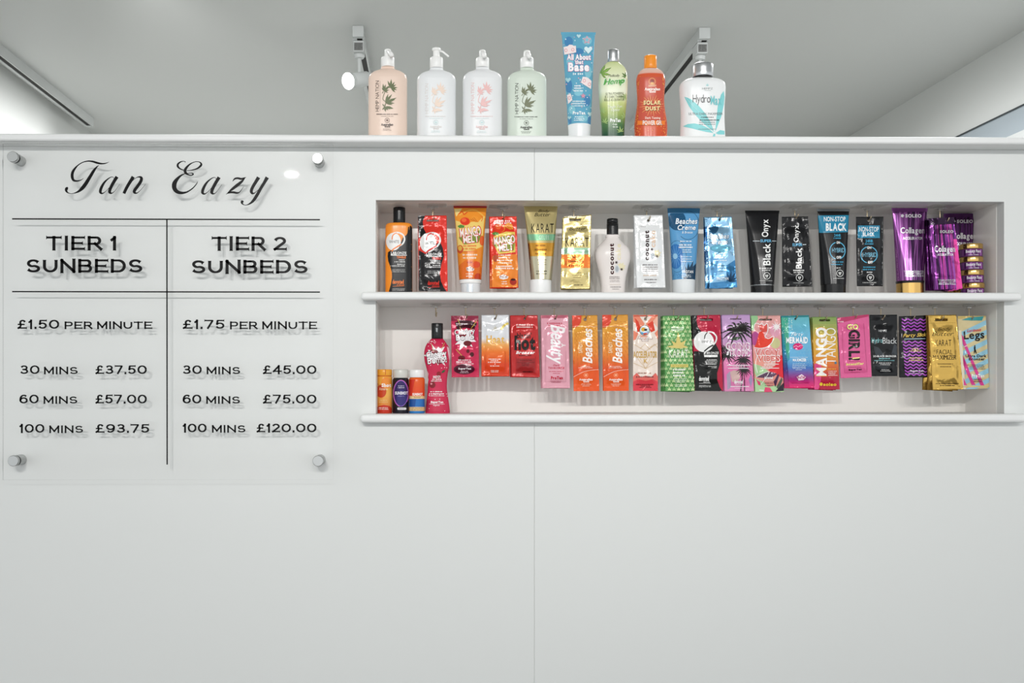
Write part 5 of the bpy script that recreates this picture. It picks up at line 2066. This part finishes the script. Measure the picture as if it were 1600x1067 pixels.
SBG = [(0, '#D8983C'), (.25, '#E5A23E'), (.5, '#E58A34'), (.62, '#DF6A2A'), (.7, '#DA5424'), (1, '#E0511E')]
pouch('lotion_sachet', 'orange sunburst sachet with white upward script, beside the pale pink sachet', 'sachet', LSG, CO, (62, 163), (344, 158), (365, 1002), (80, 1003), SBG, lambda A: art_sb(A, 0), ('c', 208, 206, 18), ceil=Z_MID_U,
      hooklab=HK + 'the orange sunburst sachet nearer the pale pink one', hookgroup=LH, seed=15)
pouch('lotion_sachet', 'orange sunburst sachet with white upward script, beside the cream and red diamond sachet', 'sachet', LSG, CO, (398, 157), (684, 152), (693, 1000), (405, 1001), SBG, lambda A: art_sb(A, 332), ('c', 545, 203, 18), ceil=Z_MID_U,
      hooklab=HK + 'the orange sunburst sachet nearer the cream and red one', hookgroup=LH, seed=16)


def art_ak(A):
    R_, P_ = '#D9432F', '#E98A6E'
    for p, c in (([(742, 155), (800, 155), (870, 255), (830, 310), (745, 230)], P_), ([(760, 190), (800, 230), (830, 330), (790, 350)], R_), ([(1015, 155), (965, 155), (880, 260), (930, 300), (1015, 200)], P_),
                 ([(900, 260), (960, 220), (985, 330), (940, 350)], R_), ([(960, 230), (1015, 160), (1015, 300)], '#EDB7A0'), ([(745, 330), (800, 360), (770, 430), (745, 440)], P_), ([(980, 360), (1015, 320), (1015, 430)], P_),
                 ([(810, 380), (870, 450), (900, 390)], '#E9A48E'), ([(745, 160), (1015, 155), (1015, 172), (745, 176)], '#C85A44')):
        A.P(p, c)
    A.P([(740, 840), (780, 800), (830, 850), (880, 830), (940, 850), (990, 800), (1016, 840), (1016, 1002), (740, 1002)], '#DF6A60')
    A.P([(740, 900), (800, 870), (880, 890), (960, 870), (1016, 900), (1016, 1002), (740, 1002)], '#D63F4A')
    A.E(868, 328, 58, 58, '#6B5A3A', 30)
    A.E(868, 328, 52, 52, '#DCE6EA', 30)
    A.E(855, 318, 24, 22, '#E2AC46')
    A.E(880, 322, 18, 12, '#3A3A3A')
    A.P([(820, 345), (860, 352), (915, 340), (905, 365), (868, 380), (835, 368)], '#3C93C4')
    A.P([(850, 362), (905, 352), (890, 375), (860, 380)], '#CF4A33')
    A.T('Australian', 795, 398, 952, 424, '#FBF6F0', 'x', ol='#7A4A3A', olw=4)
    A.T('Gold', 838, 424, 905, 446, '#FBF6F0', 'x', ol='#7A4A3A', olw=4)
    G = '#C9A24A'
    for l in ([(745, 480), (880, 560), (1015, 470)], [(745, 690), (880, 752), (1015, 680)], [(790, 640), (880, 752), (965, 640)], [(820, 530), (870, 480), (930, 540)], [(930, 520), (980, 480), (1012, 520)], [(820, 640), (880, 752), (930, 640)]):
        A.L(l, 3, G, False)
    A.T('ACCELERATOR', 744, 560, 1006, 634, G, 'b')
    A.T('K', 860, 643, 902, 694, G, 'b')
    A.TL(780, 970, 803, 16, '#A06A5A')
    A.TL(770, 985, 845, 18, '#6A3A3C')
    A.TL(770, 985, 930, 13, '#5A2024')
    A.TL(815, 945, 947, 12, '#5A2024')
    A.TL(800, 960, 962, 10, '#5A2024')


pouch('lotion_sachet', 'cream sachet with red facets and a gold diamond outline', 'sachet', LSG, CO, (740, 155), (1016, 152), (1016, 1001), (740, 1001), '#EADCD0', art_ak, ('c', 878, 201, 16), ceil=Z_MID_U,
      hooklab=HK + 'the cream and red diamond sachet', hookgroup=LH, seed=17)


def art_gk(A):
    L1, L2 = '#C6DDA2', '#A5CB8A'
    for j in range(18):
        for i in range(7):
            x = 122 + i * 52 + (j % 2) * 26 + j * 2.0
            y = 190 + j * 46
            A.fan(x, y + 20, 37, L1 if (i + j) % 3 else L2, 5, -90, 200, .34)
    A.P([(185, 520), (160, 505), (230, 495), (200, 440), (255, 470), (278, 345), (310, 465), (370, 435), (340, 495), (395, 515), (300, 530)], '#D8C676')
    A.TL(200, 360, [300, 322], 22, '#DDEAD2')
    A.T('KARAT', 178, 543, 388, 632, '#EFF3E4', 'r', gap=.12)
    A.R(196, 705, 392, 738, '#D6C56C')
    A.T('WITH HEMP', 210, 711, 378, 732, '#6F7F3A', 'b')
    A.TL(210, 378, [765, 798, 830], 24, '#F2F5EC')
    A.TL(230, 385, [868, 888, 905], 10, '#EAF0E2')
    A.TL(235, 385, [932, 950], 9, '#EAF0E2')


pouch('lotion_sachet', 'green sachet covered in pale leaf print with a gold leaf', 'sachet', LSG, CP, (108, 166), (416, 160), (466, 1003), (140, 1006), '#5E9C58', art_gk, ('s', 196, 197, 336, 219), ceil=Z_MID_U,
      hooklab=HK + 'the green leaf-print sachets', hookgroup=LH, seed=18, behind=[(1.3, 'dark green sachet edge behind the leaf-print one'), (2.2, 'hindmost dark green sachet of the leaf-print bunch')])


def art_wb(A):
    K = '#171816'
    A.P([(435, 158), (492, 156), (486, 220), (500, 290), (540, 340), (470, 420), (445, 430)], K)
    A.P([(455, 560), (560, 560), (640, 500), (695, 470), (740, 560), (752, 640), (740, 720), (715, 800), (716, 880), (745, 960), (770, 1000), (470, 1000)], K)
    A.E(566, 455, 112, 114, '#ECECEA', 32)
    A.L([(610, 345), (660, 350), (705, 395), (700, 450), (660, 500), (590, 560), (575, 590)], 16, '#ECECEA')
    A.L([(574, 425), (580, 385), (605, 352)], 10, K)
    A.L([(672, 490), (620, 520), (570, 562)], 14, K)
    A.T('WHITE', 540, 440, 646, 471, '#55565A', 'r')
    A.L([(570, 575), (570, 608), (716, 608)], 8, '#E9E9E7', False)
    A.R(570, 600, 718, 625, '#E9E9E7')
    A.T('BRONZE', 596, 566, 732, 592, '#F0F0EE', 'b', shear=.15, ol='#1A1A1A', olw=4)
    for y, x0, x1, h in ((655, 598, 720, 11), (670, 583, 722, 11), (687, 588, 720, 11), (703, 590, 720, 13), (728, 612, 720, 8), (743, 650, 718, 9)):
        A.TL(x0, x1, y, h, '#E2E2E0', False)
    A.T('devoted', 512, 838, 622, 892, '#F2F2F0', 'x')
    A.TL(560, 640, 903, 12, '#E2E2E0', False)
    A.L([(512, 915), (640, 915)], 4, '#E2E2E0', False)
    A.TL(512, 650, [940, 954], 9, '#D4D4D2', False)


pouch('lotion_sachet', 'crimson and black sachet with a white disc, between the leaf-print and palm sachets', 'sachet', LSG, CP, (435, 161), (748, 155), (781, 998), (468, 999), '#B4203E', art_wb, ('s', 522, 196, 668, 222), ceil=Z_MID_U,
      hooklab=HK + 'the crimson and black sachet', hookgroup=LH, seed=19, behind=[(1.0, 'crimson edge of the sachet behind the crimson and black one')])


def palm(A, x, y, r, trunk=None):
    for i, a in enumerate((-175, -158, -135, -110, -85, -62, -40, -20, 0, 22, 44, 66, 115, 138, 160)):
        a = math.radians(a)
        q = r * (1, .78, .92)[i % 3]
        A.L([(x, y, r * .04), (x + q * .5 * math.cos(a), y + q * .42 * math.sin(a) - r * .1, r * .11), (x + q * math.cos(a), y + q * .75 * math.sin(a) + r * .16, r * .02)], 4, '#262424')
    if trunk:
        A.L([(x, y, r * .08), (x + (trunk[0] - x) * .4 + 4, (y + trunk[1]) / 2, r * .09), (trunk[0], trunk[1], r * .1)], 5, '#262424')


def art_gt(A):
    A.P([(860, 790), (900, 770), (960, 780), (970, 860), (930, 905), (880, 900)], '#C9A9A4')
    A.P([(820, 820), (860, 780), (870, 960), (830, 990)], '#A89AB0')
    A.P([(1065, 880), (1090, 810), (1110, 880), (1090, 960)], '#A08AB0')
    palm(A, 940, 350, 190)
    palm(A, 1000, 300, 120)
    A.P([(850, 430), (920, 400), (1000, 400), (930, 440)], '#3A4A38')
    palm(A, 815, 620, 120)
    palm(A, 800, 540, 80)
    palm(A, 1000, 670, 110, (975, 1004))
    palm(A, 1010, 780, 90, (1018, 1004))
    A.T('GOING', 816, 470, 1066, 536, '#C98AA8', 'b', ol='#F2F0F2', olw=9)
    A.T('s', 815, 562, 845, 605, '#F2F0F2', 'x', shear=.2)
    A.T('TROPIC', 850, 552, 1070, 608, '#C98AA8', 'b', ol='#F2F0F2', olw=9)
    A.L([(822, 716), (1074, 716)], 8, '#EFE6EC', False)
    A.TL(870, 1040, 733, 11, '#E9DDE4')
    A.L([(832, 750), (1066, 750)], 8, '#EFE6EC', False)
    A.T('devoted', 903, 876, 1000, 922, '#F6F1F4', 'x')
    A.TL(905, 1005, 932, 9, '#F0E6EC')
    A.L([(860, 952), (1066, 952)], 8, '#F0E6EC', False)
    A.TL(905, 1000, 972, 7, '#F0E6EC')


pouch('lotion_sachet', 'lilac-to-pink sachet with black palm trees', 'sachet', LSG, CP, (763, 156), (1079, 151), (1126, 1004), (796, 1006), [(0, '#B996C4'), (.35, '#C79AC4'), (.6, '#DC86B2'), (.8, '#DE6CA6'), (1, '#D58AB4')], art_gt,
      ('s', 858, 197, 985, 207), ceil=Z_MID_U, hooklab=HK + 'the palm-tree sachets', hookgroup=LH, seed=20,
      behind=[(1.4, 'dark-edged sachet behind the lilac palm-tree one')])


def art_vv(A):
    A.P([(60, 165), (130, 165), (140, 200), (100, 260), (95, 330), (66, 330)], '#8FBF8A')
    A.E(110, 420, 46, 80, '#B04A8A')
    A.E(330, 470, 55, 60, '#C9C48E')
    A.E(330, 330, 60, 70, '#E0A0B4')
    A.P([(118, 470), (150, 350), (190, 330), (215, 420), (305, 395), (290, 460), (240, 510), (160, 525), (95, 520)], '#E2402E')
    A.P([(150, 260), (200, 280), (240, 250), (236, 340), (200, 350), (160, 320)], '#D9554E')
    Wt = '#F2F0EE'
    A.L([(86, 340), (100, 262), (130, 250), (160, 265), (178, 245), (205, 275), (235, 250), (250, 300), (236, 360), (215, 392), (250, 420), (310, 395), (300, 450), (250, 505), (180, 528), (95, 520)], 7, Wt)
    A.star(340, 285, 60, 26, 10, '#EDE6E4', 0, .7)  # glare on the foil, painted in as a pale star
    A.P([(395, 600), (420, 640), (424, 860), (330, 820), (250, 770), (330, 720), (340, 640)], '#DC2A36')
    A.P([(90, 700), (160, 720), (240, 770), (260, 830), (120, 850), (100, 800)], '#A9CC9A')
    A.P([(100, 860), (200, 900), (250, 960), (330, 940), (425, 960), (425, 1012), (105, 1012)], '#A9CC9A')
    A.P([(112, 870), (160, 900), (165, 940), (140, 935)], '#D9466E')
    A.P([(215, 960), (270, 965), (300, 1012), (205, 1012)], '#D9466E')
    A.P([(120, 850), (200, 800), (290, 790), (350, 810), (300, 850), (200, 856)], '#5A3E56')
    A.P([(310, 900), (360, 810), (372, 830), (330, 960)], '#4A2E4C')
    A.P([(340, 960), (400, 850), (410, 880), (370, 990)], '#4E5A4A')
    A.P([(350, 985), (420, 910), (424, 1000), (330, 1008)], '#2C2430')
    A.L([(128, 615), (108, 700), (130, 800)], 7, Wt)
    A.L([(110, 850), (180, 815), (260, 790), (170, 930)], 5, Wt)
    A.T('VACAY', 108, 545, 368, 606, '#D86A62', 'b', gap=.16, ol=Wt, olw=8)
    A.T('VIBES', 134, 610, 374, 672, '#D86A62', 'b', gap=.16, ol=Wt, olw=8)
    A.L([(200, 704), (368, 704)], 6, Wt, False)
    A.TL(195, 345, [690, 718], 12, '#F2E9E6')
    A.L([(160, 748), (370, 748)], 7, Wt, False)
    A.TL(170, 320, 733, 12, '#F2E9E6')
    A.T('devoted', 205, 838, 300, 872, '#EDE6E4', 'x')
    A.TL(215, 320, 888, 8, '#EDE6E4')
    A.TL(205, 320, [915, 940], 10, '#6A4A5A')
    A.L([(150, 992), (200, 996)], 8, Wt, False)


pouch('lotion_sachet', 'salmon and green tropical sachet with white outlined petals', 'sachet', LSG, CQ, (60, 166), (386, 160), (426, 1012), (105, 1013), [(0, '#D9A09A'), (.4, '#E39AA0'), (.6, '#E59A8A'), (1, '#D98E86')], art_vv,
      ('s', 148, 198, 292, 218), ceil=Z_MID_U, hooklab=HK + 'the salmon tropical sachets', hookgroup=LH, seed=21,
      behind=[(1.2, 'green-edged sachet behind the salmon tropical one')])


def art_fm(A):
    A.P([(395, 165), (470, 165), (480, 400), (490, 650), (440, 700), (405, 400)], [(0, '#3FA58C'), (.5, '#4FAE8E'), (.62, '#3C8FB0'), (1, '#B02A6E')])
    A.P([(395, 163), (704, 158), (704, 180), (395, 186)], '#1F7A80')
    A.P([(402, 300), (425, 300), (490, 965), (430, 970)], [(0, '#2A9A74'), (.5, '#1F7AA0'), (.75, '#3A2A7A'), (1, '#C0285E')])
    for i in range(50):
        A.E(A.rng.uniform(405, 520), A.rng.uniform(190, 360), 4, 4, '#D2EBE2', 5)
    for j in range(6):
        for i in range(5):
            A.ring(575 + i * 34 + (j % 2) * 17, 540 + j * 34, 18, 18, 2, '#8CC4DE', 0, 180)
    A.T('Flirty', 505, 350, 640, 404, '#F2F6F8', 'r', shear=.3)
    A.T('MERMAID', 450, 402, 688, 474, '#F4F8FA', 'x')
    A.E(580, 508, 55, 38, '#D3206E')
    A.L([(528, 515), (560, 500), (580, 512), (605, 496), (634, 500)], 6, '#EDB0CC')
    A.L([(545, 540), (560, 525)], 4, '#8CC4DE', False)
    A.TL(495, 690, 628, 8, '#D9ECF4')
    A.T('MAXIMIZER', 522, 640, 672, 674, '#F4F8FA', 'x')
    A.TL(510, 680, 697, 12, '#A9D4EA')
    A.TL(510, 685, [715, 735, 750], 9, '#E0EEF6')
    A.TL(545, 640, 766, 8, '#E0EEF6')
    A.P([(565, 845), (620, 815), (668, 850), (640, 880), (585, 885)], '#F0DCE6')
    A.T('ProTan', 575, 832, 655, 868, '#B0246A', 'x', ang=-8)
    A.L([(510, 915), (700, 912)], 3, '#A01A52', False)


pouch('lotion_sachet', 'turquoise-to-magenta sachet with pink lips', 'sachet', LSG, CQ, (395, 166), (704, 159), (766, 969), (431, 971), [(0, '#5FB0B8'), (.25, '#6DB8D6'), (.6, '#6AAEDA'), (.72, '#3F74BC'), (.84, '#8E3A86'), (.92, '#C22A74'), (1, '#E2306E')],
      art_fm, ('c', 553, 200, 11), ceil=Z_MID_U, hooklab=HK + 'the turquoise sachet with lips', hookgroup=LH, seed=22,
      behind=[(0.9, 'sachet edge showing behind the turquoise one with lips')])


def art_mg(A):
    A.P([(765, 700), (840, 690), (838, 880), (810, 985), (765, 985)], '#DC4A86')
    A.P([(840, 850), (1040, 840), (1044, 985), (830, 985)], '#B01F3C')
    A.T('MANGO', 778, 296, 906, 832, '#F4F1EC', 'x', 90, ol='#E8A83A', olw=6)
    A.T('TANGO', 888, 302, 1002, 702, '#F4F1EC', 'r', 90)
    A.star(1000, 690, 20, 9, 6, '#2F7A9A')
    A.TL(912, 1016, 758, 16, '#F2B43E')
    A.TL(912, 1016, [782, 800, 815], 10, '#F0DCD4')
    A.L([(915, 830), (1020, 827)], 5, '#F0DCD4', False)
    A.E(838, 926, 18, 18, '#E5C53C')
    A.T('soleo', 862, 910, 1008, 946, '#E9C63C', 'x')
    A.L([(752, 270), (1010, 268)], 3, '#C9B870', False)


pouch('lotion_sachet', 'green-to-red sachet with large white upward capitals', 'sachet', LSG, CQ, (742, 179), (1009, 176), (1046, 985), (765, 987), [(0, '#7E9C58'), (.12, '#96A458'), (.3, '#D2AC48'), (.5, '#DCA23C'), (.65, '#DB7434'), (.8, '#C23A3C'), (1, '#A81E3A')],
      art_mg, ('s', 818, 205, 940, 226), ceil=Z_MID_U, hooklab=HK + 'the green-to-red sachets', hookgroup=LH, seed=23,
      behind=[(1.7, 'dark-edged sachet behind the green-to-red one'), (2.6, 'hindmost sachet edge of the green-to-red bunch')])


def art_gg(A):
    A.P([(58, 188), (409, 150), (409, 172), (58, 252)], '#B93A66')
    A.TL(62, 150, 232, 18, '#EBD0DA')
    A.L([(110, 300), (120, 560), (140, 800), (390, 790), (352, 250)], 4, '#B84A7A', False)
    A.T('GO', 166, 258, 292, 320, '#F0DC8E', 'x', ol='#3A1A24', olw=4)
    A.T('GIRL!', 182, 322, 312, 660, '#201418', 'x', -90, gap=.05)
    for y in (400, 470, 540):
        A.L([(200, y), (290, y - 8)], 6, '#DC6496', False)
    A.L([(225, 640), (305, 632)], 14, '#F0DC8E', False)
    A.TL(165, 345, 672, 8, '#A83A64')
    A.T('Intensifier', 155, 685, 352, 716, '#F0DC8E', 'x', shear=.1, ang=-3)
    A.TL(160, 350, 738, 9, '#8E2A50')
    A.T('SuperTan', 184, 754, 328, 778, '#201418', 'x', ang=-3)
    A.TL(200, 320, 795, 8, '#A83A64')


pouch('lotion_sachet', 'tilted hot pink sachet with chunky black downward lettering', 'sachet', LSG, CR, (58, 189), (409, 149), (441, 848), (95, 859), '#DC6296', art_gg, ('c', 252, 196, 13), ceil=Z_MID_U,
      hooklab=HK + 'the hot pink sachet', hookgroup=LH, seed=24)


def art_hb(A):
    G = '#3A3F44'
    A.P([(460, 500), (520, 520), (610, 640), (560, 660), (480, 590)], G)
    A.P([(690, 480), (722, 500), (720, 600), (660, 590)], G)
    A.P([(450, 720), (560, 690), (640, 720), (600, 770), (470, 760)], '#2C3034')
    A.T('HEMPZ', 518, 322, 608, 344, '#DADCDC', 'r')
    A.T('Hydro', 440, 412, 560, 482, '#8CCCCE', 'r')
    A.T('Black', 562, 412, 718, 476, '#DADCDC', 'r')
    A.T('SO-BLACK BRONZER', 458, 604, 714, 626, '#EDEDEB', 'b')
    A.TL(515, 665, 642, 13, '#8CCCCE')
    A.TL(455, 716, 664, 11, '#7FC0C6')
    A.TL(505, 680, 691, 12, '#E4E4E2')
    A.TL(520, 668, 709, 11, '#E4E4E2')
    A.TL(535, 655, [765, 780], 9, '#E4E4E2')


pouch('lotion_sachet', 'black sachet with turquoise and white lettering beside the hot pink sachet', 'sachet', LSG, CR, (415, 156), (723, 153), (727, 836), (442, 837), '#141618', art_hb, ('c', 561, 203, 13), ceil=Z_MID_U,
      hooklab=HK + 'the black sachet with turquoise lettering', hookgroup=LH, seed=25)


def zig(A, x0, x1, y, col, wd, n=4, amp=20):
    p = []
    for i in range(2 * n + 1):
        p.append((x0 + (x1 - x0) * i / (2 * n), y + (amp if i % 2 == 0 else -amp) * .5 * (-1)))
    vs, fs = [], []
    for i in range(len(p) - 1):
        b = len(vs)
        a, c = p[i], p[i + 1]
        vs += [(a[0], a[1] - wd / 2), (c[0], c[1] - wd / 2), (c[0], c[1] + wd / 2), (a[0], a[1] + wd / 2)]
        fs.append([b, b + 1, b + 2, b + 3])
    A.raw(vs, fs, col)


def art_cv(A):
    for k in range(4):
        zig(A, 774, 1050, 210 + k * 36, '#A94FBC', 17)
    for k in range(11):
        x0 = 784 + k * 2.5
        zig(A, x0, 1062 + min(k * 1.5, 5), 458 + k * 36, '#B25AC2', 17)
    A.T('Party Slick', 785, 360, 1048, 412, '#E6C25A', 'b', shear=.35, gap=.04, ang=-3)
    A.L([(800, 425), (1035, 420)], 8, '#A9C6D2', False)
    for y, x0, x1 in ((535, 875, 980), (557, 855, 1010), (635, 860, 1015), (660, 850, 1028)):
        A.TL(x0, x1, y, 18, '#E6C98A')
    A.T('SuperTan', 866, 768, 1016, 792, '#F4F0F4', 'x')
    A.TL(825, 1040, 805, 10, '#DACFE0')


pouch('lotion_sachet', 'black sachet with purple zigzag stripes', 'sachet', LSG, CR, (742, 172), (1066, 161), (1078, 849), (746, 852), '#17151A', art_cv, ('c', 893, 209, 11), ceil=Z_MID_U,
      hooklab=HK + 'the zigzag sachet', hookgroup=LH, seed=26)


def art_fx(A):
    A.T('Body', 190, 220, 298, 258, '#4A3C1C', 'r', shear=.35)
    A.T('Butter', 140, 256, 322, 292, '#4A3C1C', 'r', shear=.35)
    A.T('KARAT', 168, 324, 300, 376, '#2E2614', 'r', gap=.14)
    A.T('FACIAL', 178, 407, 310, 446, '#2A2212', 'r', gap=.1)
    A.T('MAXIMIZER', 148, 452, 342, 489, '#2A2212', 'r', gap=.09)
    A.TL(175, 340, 526, 11, '#8A6E34')
    A.TL(200, 320, 549, 11, '#8A6E34')
    A.TL(170, 370, 690, 10, '#6E5626')
    A.TL(200, 345, 706, 11, '#6E5626')
    A.L([(112, 186), (335, 182)], 3, '#A8883E', False)


pouch('lotion_sachet', 'long plain gold sachet with dark capitals, in front of the zigzag sachet', 'sachet', LSG, CS, (105, 119), (342, 115), (401, 738), (145, 746), '#CBA552', art_fx, ('s', 165, 150, 270, 165), ceil=Z_MID_U, Y=0.036,
      hooklab=HK + 'the long gold sachets', hookgroup=LH, seed=27, kind='metalfoil',
      behind=[(2.4, 'gold sachet swung out behind the long gold one'), (5.0, 'hindmost gold sachet whose dark corner shows below the zigzag one')])


def art_lg(A):
    B_ = '#9ACBDF'
    for k in range(8):
        y = 215 + k * 82
        A.P([(350, y + 60), (640, y - 80), (640, y - 38), (350, y + 104)], B_)
    A.P([(352, 250), (384, 245), (420, 735), (390, 736)], '#ECE3CB')
    A.P([(355, 128), (588, 126), (588, 136), (355, 150)], '#C9B06A')
    A.P([(385, 160), (440, 140), (570, 128), (556, 164), (470, 164)], '#3F9A9E')
    M = '#DB4492'
    A.P([(384, 280), (400, 300), (430, 372), (470, 470), (545, 640), (576, 706), (543, 706), (490, 580), (430, 430), (396, 360)], M)
    A.P([(394, 450), (432, 535), (470, 640), (502, 702), (470, 702), (430, 610), (402, 540)], M)
    A.P([(400, 640), (430, 704), (404, 704)], M)
    A.L([(402, 385), (432, 372)], 5, '#F2E4EA', False)
    A.T('Luminous', 430, 232, 548, 257, '#D8364A', 'b', shear=.3, ang=-5)
    A.T('Legs', 403, 250, 574, 338, '#1A1818', 'b', ang=-3, gap=.04)
    A.E(495, 377, 5, 7, '#1A1818', 10)
    A.P([(488, 384), (502, 384), (500, 400), (506, 418), (510, 440), (504, 440), (497, 420), (492, 440), (487, 440), (490, 415), (488, 400)], '#1A1818')
    A.T('Ultra Dark', 418, 447, 592, 471, '#2A2424', 'b')
    A.T('Bronzer', 445, 473, 578, 496, '#2A2424', 'b')
    A.TL(430, 575, 535, 8, '#4A4438')
    A.TL(435, 590, [550, 566], 8, '#4A4438')
    A.T('ProTan', 467, 609, 572, 639, '#F6F4EE', 'x')
    A.TL(475, 572, [656, 672], 9, '#4A4438')
    A.L([(395, 715), (615, 712)], 14, '#D9C78E', False)


pouch('lotion_sachet', 'cream and light blue striped sachet with magenta legs, last on the shelf', 'sachet', LSG, CS, (350, 126), (588, 125), (619, 730), (390, 736), '#D8C89A', art_lg, ('c', 465, 157, 8), ceil=Z_MID_U,
      hooklab=HK + 'the striped sachet with magenta legs', hookgroup=LH, seed=28)
